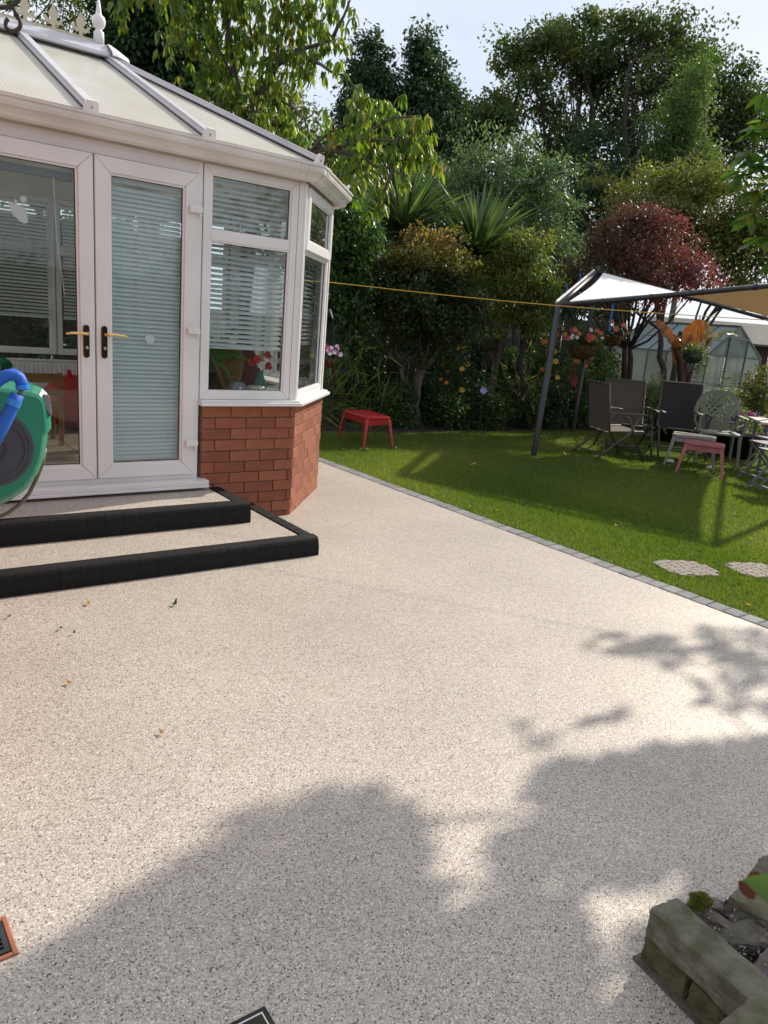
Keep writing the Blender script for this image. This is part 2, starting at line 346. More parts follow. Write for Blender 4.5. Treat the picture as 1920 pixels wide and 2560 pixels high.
# brick base
bricks_wall(cons,(1.955,4.585,0),(1,0,0),(0,-1,0),2.647-1.955,-.02,.792,11,.02)
bricks_wall(cons,A0,Uf,Nf,Lf,-.02,.792,12,.06)
bricks_wall(cons,A1,(0,1,0),(1,0,0),1.752,-.02,.792,13)
inn=MB()
for F,u0,u1 in ((FQ,0,.978),(FB,-.9,2.647)): fbox(inn,F,u0,u1,-.12,0,-.02,.79)
fbox(inn,FS,0.02,1.73,-.14,-.11,.28,.79); fbox(inn,FK,.02,.95,-.14,-.11,.28,.79); fbox(inn,FF,1.98,2.6,-.14,-.11,.28,.79)
inn.build('inner_wall',M('cream_plaster',(.5,.46,.38),rough=.9),cons)
# window sills outside
s=MB()
s.prism([(1.93,4.63),(1.93,4.525),(2.672,4.525),(3.376,5.273),(3.376,7.07),(3.31,7.07),(3.31,5.3),(2.64,4.63)][::-1],(0,0,.80),(1,0,0),(0,1,0),(0,0,.022))
s.prism([(1.93,4.63),(1.93,4.545),(2.665,4.545),(3.356,5.28),(3.356,7.07),(3.31,7.07),(3.31,5.3),(2.64,4.63)][::-1],(0,0,.822),(1,0,0),(0,1,0),(0,0,.014))
s.build('window_sill',upvc,cons,bevel=.003)
# fixed frame round the doors
df=MB(); v0,v1=-.075,-.012
fbox(df,FF,1.903,1.936,v0,v1,.312,2.262); fbox(df,FF,.60,.633,v0,v1,.312,2.262); fbox(df,FF,.633,1.903,v0,v1,2.192,2.262); fbox(df,FF,.633,1.903,v0,v1,.312,.343)
df.build('door_frame',upvc,cons,bevel=.003)
th=MB(); fbox(th,FF,.56,1.985,-.07,.075,.283,.312); fbox(th,FF,.56,1.985,-.02,.085,.264,.2825); th.build('threshold',upvc,cons,bevel=.004)
ga=MB(); fbox(ga,FF,.58,1.97,-.07,.03,.24,.2635); ga.build('threshold_seal',gasket,cons)
# door leaves
def handle(parent,F,u,dirn,z=1.215):
    h=MB(); h.mi=0
    pts=[(math.cos(a)*.0155+ (0),(.078 if a<math.pi else -.078)+math.sin(a)*.0155) for a in [math.pi*k/6 for k in range(0,7)]]
    pts=[(.0155*math.cos(math.pi*k/6),.092-.0155+.0155*math.sin(math.pi*k/6)) for k in range(7)]+[(-.0155*math.cos(math.pi*k/6),-.092+.0155-.0155*math.sin(math.pi*k/6)) for k in range(7)]
    zc=z-.045
    h.mi=1; h.prism([(a*1.18,b*1.03) for a,b in pts],F.p(u,.0145,zc),F.U,(0,0,1),F.N*.003)
    h.mi=0; h.prism(pts,F.p(u,.0176,zc),F.U,(0,0,1),F.N*.006)
    h.mi=1
    h.tube([F.p(u,.022,z),F.p(u,.055,z),F.p(u+dirn*.012,.062,z),F.p(u+dirn*.05,.064,z+.003),F.p(u+dirn*.10,.063,z-.001),F.p(u+dirn*.122,.058,z-.006)],[.009,.009,.0095,.0085,.0075,.005],10)
    h.mi=2; h.lathe([(.0085,0),(.0085,.008),(.004,.010)],F.p(u,.0235,zc-.035),12,F.N)
    h.build('handle',[blackplate,brass,steel],parent,smooth=False)
def leaf(F,u0,u1,z0,z1,w,gm,hinges,hu,hd):
    d=MB(); mitre(d,F,u0,u1,z0,z1,w,-.052,.012); fbox(d,F,u0+.006,u1-.006,-.07,-.053,z0+.006,z1-.006) if False else None
    o=d.build('door',upvc,cons,bevel=.004); glaze(o,F,u0+w,u1-w,z0+w,z1-w,-.010,gm)
    handle(o,F,hu,hd)
    for z in hinges:
        h=MB(); h.prism([(-.055,-.021),(.008,-.021),(.02,-.014),(.02,.014),(.008,.021),(-.055,.021),(-.062,.014),(-.062,-.014)],F.p(u1-.001,.0125,z),F.U,(0,0,1),F.N*.026)
        h.lathe([(.0085,-.045),(.0105,-.04),(.0105,-.022)],F.p(u1+.008,.024,z),12)
        h.build('hinge',upvc,o,bevel=.004)
    return o
leafR=leaf(FF,1.290,1.900,.347,2.188,.083,glass_dark,(1.985,1.27,.555),1.333,1)
leafL=leaf(FF,.640,1.283,.347,2.188,.083,glass_dark,(),1.231,-1)
# left, beyond the doors: another fixed light
lf=MB(); mitre(lf,FF,-.1,.598,.83,2.26,.055,-.07,-.008); o=lf.build('window_frame',upvc,cons,bevel=.003); glaze(o,FF,-.045,.543,.885,2.205,-.03)
fbox_=MB(); fbox(fbox_,FF,-.1,.60,-.1,0,0,.79); fbox_.build('dwarf_wall',brickm[1],cons)
def light_window(F,u0,u1,tr0,tr1,z0,z1,w,gm=glass,v=-.006,casement=False,name='window_frame'):
    f=MB(); mitre(f,F,u0,u1,z0,z1,w,v-.065,v)
    fbox(f,F,u0+w+.0005,u1-w-.0005,v-.062,v-.002,tr0,tr1); o=f.build(name,upvc,cons,bevel=.003)
    glaze(o,F,u0+w,u1-w,z0+w,tr0,v-.02,gm)
    if casement:
        c=MB(); mitre(c,F,u0+.012,u1-.012,tr0+.018,z1-.012,.062,v,v+.022); c=c.build('casement',upvc,o,bevel=.004)
        q=.012+.062
        b=MB(); mitre(b,F,u0+q-.001,u1-q+.001,tr0+.08,z1-q+.001,.012,v-.006,v+.010); b.mi=1; mitre(b,F,u0+q+.011,u1-q-.011,tr0+.092,z1-q-.011,.004,v-.006,v+.002); b.build('casement_bead',[upvc,gasket],o)
        p=MB(); fbox(p,F,u0+q+.01,u1-q-.01,v-.004,v,tr0+.09,z1-q-.01); p.build('pane',gm,o)
    else: glaze(o,F,u0+w,u1-w,tr1,z1-w,v-.02,gm)
    return o
light_window(FF,1.940,2.600,1.828,1.884,.837,2.262,.050)
light_window(FK,.050,.930,1.835,1.89,.837,2.262,.050,casement=True)
light_window(FS,.05,.87,1.835,1.89,.837,2.262,.050); light_window(FS,.88,1.70,1.835,1.89,.837,2.262,.05)
light_window(FQ,.05,.93,1.835,1.89,.837,2.262,.050)
for u in (-.35,.35,1.08,1.81): light_window(FB,u,u+.72,1.78,1.85,.86,2.262,.045)
# corner posts
def post_(outline): MB().prism(outline,(0,0,.837),(1,0,0),(0,1,0),(0,0,1.425)).build('corner_post',upvc,cons,bevel=.002)
post_([(2.602,4.588),(2.642,4.588),(2.6545,4.598),(2.684,4.630),(2.650,4.662),(2.602,4.650)])
MB().tube([(2.648,4.595,.837),(2.648,4.595,2.26)],.013,12).build('post_bead',upvc,cons); MB().tube([(2.668,4.611,.837),(2.668,4.611,2.26)],.009,10).build('post_bead',upvc,cons)
post_([(3.284,5.262),(3.312,5.292),(3.312,5.345),(3.25,5.345)]); post_([(3.25,7.0),(3.312,7.0),(3.312,7.06),(3.27,7.10)]); post_([(2.6,7.7),(2.66,7.70),(2.66,7.76),(2.6,7.76)])
# eaves beam and gutter
def offset_path(d):
    # outline of the plan pushed outwards by d
    k=d*math.tan(R_(23.4))
    return [Vector((-.9,4.585-d,0)),Vector((2.647+k*.98,4.585-d,0)),Vector((3.316+d,5.298-k,0)),Vector((3.316+d,7.05+k,0)),Vector((2.647+k,7.765+d,0)),Vector((-.9,7.765+d,0))]
def sweep(mb,prof,closed=True):
    """profile (out,z) swept along the eaves"""
    paths=[offset_path(d) for d,z in prof]; n=len(paths[0]); m=len(prof); P=[]
    for i in range(n):
        for j,(d,z) in enumerate(prof): P.append(paths[j][i]+Vector((0,0,z)))
    F=[(i*m+j,(i+1)*m+j,(i+1)*m+(j+1)%m,i*m+(j+1)%m) for i in range(n-1) for j in range(m)]
    F+=[tuple(range(m)),tuple(range((n-1)*m,n*m))[::-1]]
    mb.add(P,F)
e=MB(); sweep(e,[(-.075,2.262),(-.004,2.262),(-.004,2.345),(.03,2.372),(-.075,2.42)]); e.build('eaves_beam',upvc_dirty,cons)
g=MB(); GZ=-.012
sweep(g,[(.012,2.275),(.062,2.262),(.082,2.272),(.090,2.290),(.104,2.306),(.122,2.318),(.128,2.334),(.128,2.352),(.138,2.356),(.138,2.366),(.120,2.366),(.118,2.340),(.085,2.300),(.06,2.285),(.02,2.285),(.016,2.366),(.002,2.366)])
g.build('gutter',gutter_m,cons)
# gutter joints at the corners
for i in (1,2,3):
    pth=offset_path(.07)[i]; dirs=[(Vector((-1,0,0)),Uf),(-Uf,Vector((0,1,0))),(Vector((0,-1,0)),Vector((-.684,.729,0)))][i-1]
    for d_,nn in zip(dirs,((FF.N,FK.N),(FK.N,FS.N),(FS.N,FQ.N))[i-1]):
        prof=[(.008,2.272),(.062,2.257),(.086,2.268),(.094,2.288),(.108,2.303),(.126,2.315),(.133,2.334),(.133,2.350),(.143,2.354),(.143,2.371),(.110,2.371),(.008,2.28)]
        base=[A0,A1,A2][i-1]; k=.13*math.tan(R_(23.4))
        for (a,b) in ((.04,.055),(.10,.115)):
            st=base+d_*(a-.0)
            MB().prism([(x,z) for x,z in prof],st,nn,(0,0,1),d_*(b-a)).build('gutter_joint',gutter_m,cons)
# roof: rafters, hips, polycarbonate, ridge
RX=1.83; RY=6.175; RZ=3.11; EZ=2.385
eav=offset_path(.075)
ev=[Vector((p.x,p.y,EZ)) for p in eav]
apex=Vector((RX,RY,RZ))
poly=bpy.data.materials.new('polycarbonate'); poly.use_nodes=True
n=poly.node_tree.nodes; l=poly.node_tree.links; b=n['Principled BSDF']; b.inputs['Roughness'].default_value=.28
tcn=n.new('ShaderNodeTexCoord'); wv=n.new('ShaderNodeTexWave'); wv.wave_type='BANDS'; wv.bands_direction='X'; wv.inputs['Scale'].default_value=13
l.new(tcn.outputs['UV'],wv.inputs['Vector'])
ns=n.new('ShaderNodeTexNoise'); ns.inputs['Scale'].default_value=2.2; ns.inputs['Detail'].default_value=5; l.new(tcn.outputs['Object'],ns.inputs['Vector'])
r=n.new('ShaderNodeValToRGB'); r.color_ramp.elements[0].position=.35; r.color_ramp.elements[1].position=.68
r.color_ramp.elements[0].color=(.74,.73,.68,1); r.color_ramp.elements[1].color=(.64,.61,.49,1); l.new(ns.outputs[0],r.inputs[0])
mm=n.new('ShaderNodeMapRange'); mm.inputs[3].default_value=.86; mm.inputs[4].default_value=1.05; l.new(wv.outputs[0],mm.inputs[0])
mxx=n.new('ShaderNodeMix'); mxx.data_type='RGBA'; mxx.blend_type='MULTIPLY'; mxx.inputs[0].default_value=1
l.new(r.outputs[0],mxx.inputs[6]); l.new(mm.outputs[0],mxx.inputs[7]); l.new(mxx.outputs[2],b.inputs['Base Color'])
tr=n.new('ShaderNodeBsdfTranslucent'); tr.inputs[0].default_value=(.85,.82,.7,1); ms=n.new('ShaderNodeMixShader'); ms.inputs[0].default_value=.26
l.new(b.outputs[0],ms.inputs[1]); l.new(tr.outputs[0],ms.inputs[2]); l.new(ms.outputs[0],n['Material Output'].inputs[0])
def panel(P,run):
    """one roof sheet, fluted along the run; P corner points, uv in metres"""
    nrm=(P[1]-P[0]).cross(P[-1]-P[0]).normalized(); nrm=nrm if nrm.z>0 else -nrm
    run=Vector(run).normalized(); side=run.cross(nrm)
    k=len(P); V=[p for p in P]+[p-nrm*.02 for p in P]
    F=[tuple(range(k)),tuple(range(k,2*k))[::-1]]+[(i,k+i,k+(i+1)%k,(i+1)%k) for i in range(k)]
    off=wloc(cons); me=bpy.data.meshes.new('roof_panel'); me.from_pydata([tuple(v-off) for v in V],[],F); me.materials.append(poly)
    uv=me.uv_layers.new(name='UVMap')
    for lp in me.loops:
        v=V[lp.vertex_index]; uv.data[lp.index].uv=(v.dot(side),v.dot(run))
    me.update(); link(bpy.data.objects.new('roof_panel',me),cons)
def bar(a,b,w=.062,h=.04,nrm=None,cap=True,nm='glazing_bar'):
    a=Vector(a);b=Vector(b); d=(b-a).normalized(); side=d.cross(Vector((0,0,1))).normalized(); up=side.cross(d)
    up=up if up.z>0 else -up
    prof=[(-w/2,0),(w/2,0),(w/2,h*.35),(w*.40,h*.5),(w*.38,h),(-w*.38,h),(-w*.40,h*.5),(-w/2,h*.35)]
    m_=MB(); m_.prism(prof,a,side,up,b-a); o=m_.build(nm,aluw,cons,bevel=.002)
    dk=MB(); dk.prism([(-w/2-.006,-.002),(w/2+.006,-.002),(w/2+.006,.006),(-w/2-.006,.006)],a,side,up,b-a); dk.build('bar_gasket',gasket,o)
    if cap:
        c=MB(); q=[(-.045,-.02),(.045,-.02),(.034,.04),(.022,.055),(-.022,.055),(-.034,.04)]
        c.prism(q,a-d*.018,side,up,d*.02); c.mi=1; c.lathe([(.007,0),(.007,.004)],a-d*.0185+up*.02,10,-d); c.build('end_cap',[upvc,steel],o)
    return o
# front slope rafters stand square to the ridge
fr=[Vector((x,ev[0].y,EZ)) for x in (-.72,-.06,.60,1.256)]; top=[Vector((x,RY,RZ)) for x in (-.72,-.06,.60,1.256)]
br=[Vector((x,ev[5].y,EZ)) for x in (-.72,-.06,.60,1.256)]
eb=Vector((1.925,ev[0].y,EZ)); ebb=Vector((1.925,ev[5].y,EZ)); sdir=(RX,RY)
for a,b_ in zip(fr,top): bar(a,b_)
for a,b_ in zip(br,top): bar(a,b_)
for p in (eb,ev[1],ev[2],Vector((ev[2].x,RY,EZ)),ev[3],ev[4],ebb): bar(p,apex)
up_=(0,1,.45)
for i in range(3):
    panel([fr[i],fr[i+1],top[i+1],top[i]],(0,1,.43)); panel([br[i],br[i+1],top[i+1],top[i]],(0,-1,.43))
panel([fr[3],eb,apex,top[3]],(0,1,.43)); panel([br[3],ebb,apex,top[3]],(0,-1,.43))
ring=[eb,ev[1],ev[2],Vector((ev[2].x,RY,EZ)),ev[3],ev[4],ebb]
for a,b_ in zip(ring,ring[1:]): panel([a,b_,apex],apex-(a+b_)/2)
rd=MB(); rd.prism([(-.125,-.045),(-.115,-.02),(-.07,.012),(-.05,.03),(-.028,.052),(.028,.052),(.05,.03),(.07,.012),(.115,-.02),(.125,-.045),(.10,-.05),(0,.0),(-.10,-.05)][::-1],(-.9,RY,RZ+.03),(0,1,0),(0,0,1),(RX+.9-.0,0,0))
rd.build('ridge',aluw,cons,bevel=.003)
st=MB(); ang=[-90,-52,-15,15,52,90]
cc=Vector((RX,RY,RZ))
prof=[(0,.092),(.05,.085),(.10,.055),(.165,.012),(.17,-.012)]
P=[];S=14
for k in range(S+1):
    a=R_(-90+180*k/S)
    for r_,z_ in prof: P.append(cc+Vector((math.cos(a)*r_,math.sin(a)*r_,z_)))
F=[(i*5+j,i*5+j+1,(i+1)*5+j+1,(i+1)*5+j) for i in range(S) for j in range(4)]
st.add(P,F); st.build('ridge_end_cap',upvc,cons,smooth=True)
# cresting and finial
cm=MB(); zb=RZ+.082; cm.box(((-.9+RX-.05)/2,RY,zb+.008),(RX-.05+.9,.012,.03))
x=RX-.17
fl=[(-.012,0),(-.012,.03),(-.03,.022),(-.045,.035),(-.062,.034),(-.055,.05),(-.068,.066),(-.05,.068),(-.03,.05),(-.015,.058),(-.03,.078),(-.030,.098),(-.014,.125),(0,.155)]
fl=fl+[(-a,b_) for a,b_ in fl[::-1][1:]]
cr_=cm.build('cresting',cream,cons)
while x>-.85:
    q=MB(); q.prism([(a*1.0,b_) for a,b_ in fl][::-1],(x,RY-.005,zb+.02),(1,0,0),(0,0,1),(0,.010,0)); q.build('fleur',cream,cr_); x-=.182
f=MB(); f.lathe([(.036,0),(.036,.085),(.030,.095),(.022,.1),(.022,.112),(.038,.125),(.047,.150),(.047,.168),(.038,.190),(.022,.203),(.0195,.207),(.0195,.215),(.003,.325),(0,.328)],(RX-.045,RY,RZ+.07),20)
f.build('finial',upvc,cons,smooth=True)
# interior floor
tile=M('beige_floor_tile',(.20,.17,.13),(.13,.105,.08),rough=.35,scale=6,bump=.05)
fl_=MB().prism([(-.9,4.64),(2.62,4.64),(3.2,5.32),(3.2,7.03),(2.62,7.65),(-.9,7.65)],(0,0,.24),(1,0,0),(0,1,0),(0,0,.03)).build('floor',mortar,cons)
tm=settmesh('tile',.392,.392,.012,.002,tile,0,1)
for i in range(11):
    for j in range(8):
        X=-.72+i*.4; Y_=4.85+j*.4
        if Y_<7.65-.19 and X<3.2-.2 and not (X>2.3 and (Y_<5.1 or Y_>7.2)): inst('tile',tm,(X,Y_,.275),fl_)

# ------------------------------------------------------------------ steps
steps=tag(MB().box((1.06,4.135,.054),(2.40,.86,.108)).box((.935,4.36,.172),(2.13,.42,.1265)).build('steps',mortar),None,None,None,'structure')
steps['label']='two low steps edged in black blocks below the doors'
tp=MB(); tp.add([(-.3,3.765,.1155),(2.245,3.765,.1155),(2.245,4.583,.1155),(-.3,4.583,.1155)],[(0,1,2,3)])
tp.add([(-.3,4.205,.2455),(2.0,4.205,.2455),(2.0,4.583,.2455),(-.3,4.583,.2455)],[(0,1,2,3)]); tp.build('tread_surface',gravel,steps)
def frontblock(w,h,d,ch,seed,mat):
    r_=random.Random(seed); s=MB(); j=lambda: r_.uniform(-.0008,.0008)
    prof=[(0,0),(.001,h*.45),(.010,h*.80),(.016,h*.90),(.024,h*.965),(.034,h),(d,h),(d,0)]   # y back from the face, z
    s.prism(prof[::-1],(-w/2+.0005,0,0),(0,1,0),(0,0,1),(w-.0010,0,0))
    me=bpy.data.meshes.new('edging_block'); me.from_pydata([(a+j(),b+j(),c) for a,b,c in s.v],[],s.f); me.materials.append(mat); me.update(); return me
fb1=[frontblock(.1,.116,.088,.02,i,blockm[i%3]) for i in range(6)]; fb2=[frontblock(.1,.131,.088,.02,i,blockm[i%3]) for i in range(6)]
rr=random.Random(8)
def blockrow(F_,x0,x1,y,z,rot=0):
    x=x0
    while x<x1-.02:
        inst('edging_block',rr.choice(F_),(x+.05,y+rr.uniform(-.0008,.0008),z),steps,(0,0,rr.uniform(-.003,.003))); x+=.1
blockrow(fb1,-.25,2.35,3.68,.0); blockrow(fb2,-.2,2.1,4.115,.1155)
cornerm=[settmesh('edging_block',.092,.098,.116,.010,blockm[i],.0006,i) for i in range(3)]; cornerm2=[settmesh('edging_block',.092,.098,.131,.010,blockm[i],.0006,i+5) for i in range(3)]
y=3.82
while y<4.55: inst('edging_block',rr.choice(cornerm),(2.302,y,.058),steps,(0,0,rr.uniform(-.01,.01))); y+=.1005
y=4.255
while y<4.56: inst('edging_block',rr.choice(cornerm2),(2.052,y,.181),steps,(0,0,rr.uniform(-.01,.01))); y+=.1005

# ------------------------------------------------------------------ blinds
def slatmesh(w,d,tilt,mat,seed=0,curve=.0032):
    t=R_(tilt); s=MB(); n=4; P=[]
    for k in range(n+1):
        q=-d/2+d*k/n; c=curve*(1-(2*k/n-1)**2); y=q*math.cos(t)-c*math.sin(t); z=q*math.sin(t)+c*math.cos(t)
        for x in (-w/2,0,w/2): P.append((x,y,z))
    for k in range(n+1):
        a,b,c=P[3*k:3*k+3]
    F=[(3*k+j,3*k+j+1,3*k+j+4,3*k+j+3) for k in range(n) for j in range(2)]
    s.add(P,F); me=bpy.data.meshes.new('slat'); me.from_pydata(s.v,[],s.f); me.materials.append(mat); me.polygons.foreach_set('use_smooth',[True]*len(F)); me.update(); return me
def blind(label,F,u0,u1,z0,z1,v,pitch,depth,tilt,mat,seed,wob=.004,hang=None):
    o=F.p((u0+u1)/2,v,z1); t=thing('venetian_blind',label,'blind',o,'venetian blinds in the conservatory windows')
    me=slatmesh(u1-u0,depth,tilt,mat); ang=math.atan2(F.U.y,F.U.x); rr=random.Random(seed); z=z0+.02; k=0
    while z<z1-.035:
        sg=wob*math.sin(k*.7+seed)*rr.uniform(.2,1)
        inst('slat',me,F.p((u0+u1)/2,v,z),t,(rr.uniform(-.05,.05),sg*1.2,ang+rr.uniform(-.002,.002))); z+=pitch; k+=1
    h=MB(); fbox(h,F,u0,u1,v-.014,v+.014,z1-.028,z1); h.build('headrail',mat,t,bevel=.002)
    h=MB(); fbox(h,F,u0,u1,v-.011,v+.011,z0-.004,z0+.008); h.build('bottom_rail',mat,t,bevel=.002)
    for q in ((.2,.8) if u1-u0<.6 else (.12,.5,.88)):
        c=MB(); u=u0+(u1-u0)*q; c.tube([F.p(u,v+depth*.52,z0),F.p(u,v+depth*.52,z1)],.0011,4); c.build('ladder_cord',mat,t)
    return t
blind('closed blue grey blind filling the right hand glazed door',FF,1.370,1.822,.445,2.098,-.075,.0254,.0285,57,slatm,1,.003)
blind('half open blind in the front window right of the doors',FF,1.975,2.565,1.165,2.20,-.105,.031,.034,38,slatm,2,.02)
blind('lowered blind in the narrow angled side window',FK,.10,.88,1.20,2.19,-.11,.031,.034,30,slatw,3,.008)
hr=thing('raised_blind','headrail of the raised blind at the top of the left door','blind',FF.p(.97,-.075,2.07))
h=MB(); fbox(h,FF,.72,1.19,-.10,-.06,2.035,2.075); h.build('headrail',M('shaded_rail',(.16,.19,.18),rough=.5),hr)
h=MB(); h.tube([FF.p(1.09,-.055,2.04),FF.p(1.10,-.06,1.75),FF.p(1.135,-.06,1.42)],.0022,5); h.build('wand',slatw,hr)
for k,(u0,u1,lb) in enumerate(((.41,1.03,'rear window blind left of the others, seen through the left door'),(1.13,1.76,'rear window blind second from the left, seen through the left door'),(1.86,2.49,'rear window blind at the right end of the back wall'))):
    blind(lb,FB,u0,u1,1.20,2.20,-.12,.031,.034,-35,slatw,5+k,.006)
# frosted stickers on the door glass
frost=M('etched_film',(.60,.68,.68),(.52,.60,.61),rough=.8,scale=40)
pts=[(-.046,.02),(-.046,.034),(-.036,.041),(-.028,.034),(-.024,.028),(-.018,.03),(-.018,.048),(-.014,.051),(-.0115,.078),(-.009,.051),(-.005,.048),(-.004,.032),(.010,.032),(.018,.018),(.022,.019),(.023,.048),(.010,.058),(.014,.070),(.028,.080),(.044,.072),(.046,.056),(.030,.045),(.028,.018),(.044,.012),(.044,-.012),(.048,-.05),(.030,-.064),(.005,-.05),(-.025,-.028),(-.036,.0)]
q=MB(); q.prism(pts[::-1],FF.p(.898,-.0135,1.835),FF.U,(0,0,1),FF.N*.0008); tag(q.build('window_sticker',frost,loc=FF.p(.898,-.0135,1.835)),'frosted steeple and tree sticker high on the left door glass','sticker')
q=MB(); q.prism([(math.cos(a)*.030*(1+.12*math.sin(3*a)),math.sin(a)*.028) for a in [k*math.pi/10 for k in range(20)]],FF.p(1.615,-.0135,1.20),FF.U,(0,0,1),FF.N*.0008)
tag(q.build('window_sticker',frost,loc=FF.p(1.615,-.0135,1.2)),'small round frosted sticker low on the right door glass','sticker')

# ------------------------------------------------------------------ things inside the conservatory
ledge=tag(MB().prism([(1.98,4.665),(2.60,4.665),(3.20,5.34),(3.2,6.9),(3.0,6.9),(3.0,5.42),(2.50,4.93),(1.98,4.93)],(0,0,.845),(1,0,0),(0,1,0),(0,0,.02)).build('inner_sill',upvc,cons),None)
wood=M('varnished_pine',(.33,.17,.06),(.24,.115,.04),rough=.4,scale=8,stretch=(1,1,6))
t=thing('radiator','white panel radiator under the rear windows','radiator',(1.4,7.5,.4))
b=MB(); b.box((1.4,7.57,.60),(1.2,.05,.42)); b.build('panel',upvc,t,bevel=.01)
for k in range(28): pass
b=MB(); b.box((1.4,7.565,.815),(1.2,.075,.012)); b.build('grille',upvc,t)
rme=meshof(MB().box((0,0,0),(.022,.012,.36)),'rib',upvc)
for k in range(30): inst('rib',rme,(.82+k*.04,7.54,.6),t)
t=thing('child_chair','small varnished pine chair inside the left door','chair',(1.30,6.2,.28))
for x,y in ((1.14,6.08),(1.44,6.08),(1.14,6.36),(1.44,6.36)): MB().box((x,y,.42 if y>6.2 else .56),(.035,.035,.28 if y>6.2 else .56)).build('leg',wood,t,bevel=.004)
MB().box((1.29,6.23,.57),(.36,.34,.03)).build('seat',wood,t,bevel=.006); MB().box((1.29,6.075,.80),(.30,.02,.07)).build('back_slat',wood,t,bevel=.004); MB().box((1.29,6.075,.69),(.30,.02,.04)).build('back_slat',wood,t,bevel=.004)
redm=M('red_plastic',(.42,.018,.02),(.36,.015,.015),rough=.32,scale=3)
t=thing('space_hopper','round red bouncy ball on the conservatory floor','ball',(1.72,6.85,.28)); MB().lathe([(.02,0),(.13,.03),(.22,.12),(.25,.24),(.22,.36),(.13,.45),(.02,.48)],(1.72,6.85,.28),20).build('ball',redm,t,smooth=True)
MB().tube([(1.69,6.8,.74),(1.68,6.78,.80)],[.03,.015],8).build('horn',redm,t)
t=thing('laundry_tub','pale plastic tub heaped with cloths inside the left door','tub',(.98,6.3,.28))
MB().lathe([(.0,0),(.19,0),(.24,.50),(.255,.50),(.25,.52),(.23,.52)],(.98,6.3,.28),20).build('tub',M('grey_tub',(.45,.45,.44),rough=.5),t,smooth=True)
def lump(c,r,mat,parent,name,seed,sq=1.0):
    rr=np.random.default_rng(seed); s=MB(); P=[];A,B=9,14
    ph=rr.uniform(0,6,6)
    for i in range(A+1):
        th=math.pi*i/A
        for k in range(B):
            w=2*math.pi*k/B; q=1+.16*math.sin(2*w+ph[0])*math.sin(3*th+ph[1])+.10*math.sin(5*w+ph[2]+3*th)
            P.append((c[0]+r[0]*q*math.sin(th)*math.cos(w),c[1]+r[1]*q*math.sin(th)*math.sin(w),c[2]+r[2]*q*math.cos(th)*sq))
    s.add(P,[(i*B+k,(i+1)*B+k,(i+1)*B+(k+1)%B,i*B+(k+1)%B) for i in range(A) for k in range(B)]); return s.build(name,mat,parent,smooth=True)
lump((.95,6.28,.84),(.15,.12,.10),M('white_cloth',(.5,.5,.46),rough=.9,bump=.3,bscale=10),t,'cloth',1); lump((1.08,6.25,.88),(.06,.06,.045),M('green_cloth',(.02,.17,.09),rough=.9,bump=.3,bscale=10),t,'cloth',2)
# window ledge things
pot_dark=M('dark_pot',(.02,.022,.028),(.03,.03,.035),rough=.5)
strap=leafmat('strap_leaf',[(.04,.12,.03),(.10,.20,.05)],rough=.35,trans=.25)
def ribbon(pts,ws,fold=.25,nv=None,seg_norm=None):
    """folded strap leaf along pts with half widths ws -> MB arrays"""
    P=[Vector(p) for p in pts]; V=[];F=[]
    for i,p in enumerate(P):
        t=(P[min(i+1,len(P)-1)]-P[max(i-1,0)]).normalized(); n_=Vector(nv) if nv else Vector((0,0,1)); sd=t.cross(n_)
        if sd.length<.05: sd=t.cross(Vector((1,0,0)))
        sd.normalize(); n2=sd.cross(t)
        V+=[p+sd*ws[i]+n2*ws[i]*fold,p,p-sd*ws[i]+n2*ws[i]*fold]
    for i in range(len(P)-1):
        a=3*i; F+=[(a,a+1,a+4,a+3),(a+1,a+2,a+5,a+4)]
    return V,F
def ribmesh(name,V,F,mat,parent,tone=.5):
    m=MB(); m.add(V,F); o=m.build(name,mat,parent,smooth=True); a=o.data.attributes.new('tone','FLOAT','FACE'); a.data.foreach_set('value',[tone]*len(F)); return o
t=thing('strap_leaf_plant','green strap leaved plant in a dark pot behind the front window','plant',(2.07,4.80,.865))
MB().lathe([(.05,0),(.075,.13),(.08,.13),(.08,.145),(.065,.145)],(2.07,4.80,.865),18).build('pot',pot_dark,t,smooth=True)
for k,(e_,h_,w) in enumerate((((2.10,4.78,1.24),1.15,.016),((2.27,4.76,1.30),1.24,.018),((2.36,4.74,1.08),1.19,.013),((2.23,4.72,.93),1.13,.012),((2.02,4.76,1.25),1.2,.016),((2.0,4.9,1.1),1.2,.013))):
    a=Vector((2.07,4.80,1.0)); e_=Vector(e_); mid=(a+e_)/2; mid.z=max(h_,mid.z)
    pts=[a*(1-q)**2+mid*2*q*(1-q)+e_*q*q for q in [i/9 for i in range(10)]]
    V,F=ribbon(pts,[w*(.35+1.2*math.sin(math.pi*min(1,.1+q*.9))**.8) for q in [i/9 for i in range(10)]],.4,(0,-.7,.7)); ribmesh('leaf',V,F,strap,t,k/6)
for u in (2.115,2.135): MB().tube([(2.08,4.77,1.14),(u+.06,4.70,.87)],.0025,5).build('cane',wood,t)
t=thing('burlap_cushion','brown burlap cushion leaning behind the front window','cushion',(2.30,4.95,.9)); lump((2.30,5.0,1.02),(.16,.07,.15),M('burlap',(.23,.15,.07),(.15,.09,.035),rough=.95,scale=30,bump=.4,bscale=60),t,'cushion',4)
t=thing('maroon_cushion','maroon cushion beside the burlap one','cushion',(2.47,5.0,.9)); lump((2.47,5.06,1.03),(.12,.06,.16),M('maroon',(.12,.022,.03),(.08,.015,.02),rough=.9,scale=8),t,'cushion',5)
t=thing('white_cushion','large white cushion propped behind the strap leaved plant','cushion',(2.16,5.2,.9)); lump((2.14,5.25,1.10),(.16,.07,.17),M('white_cover',(.6,.6,.58),rough=.9),t,'cushion',6)
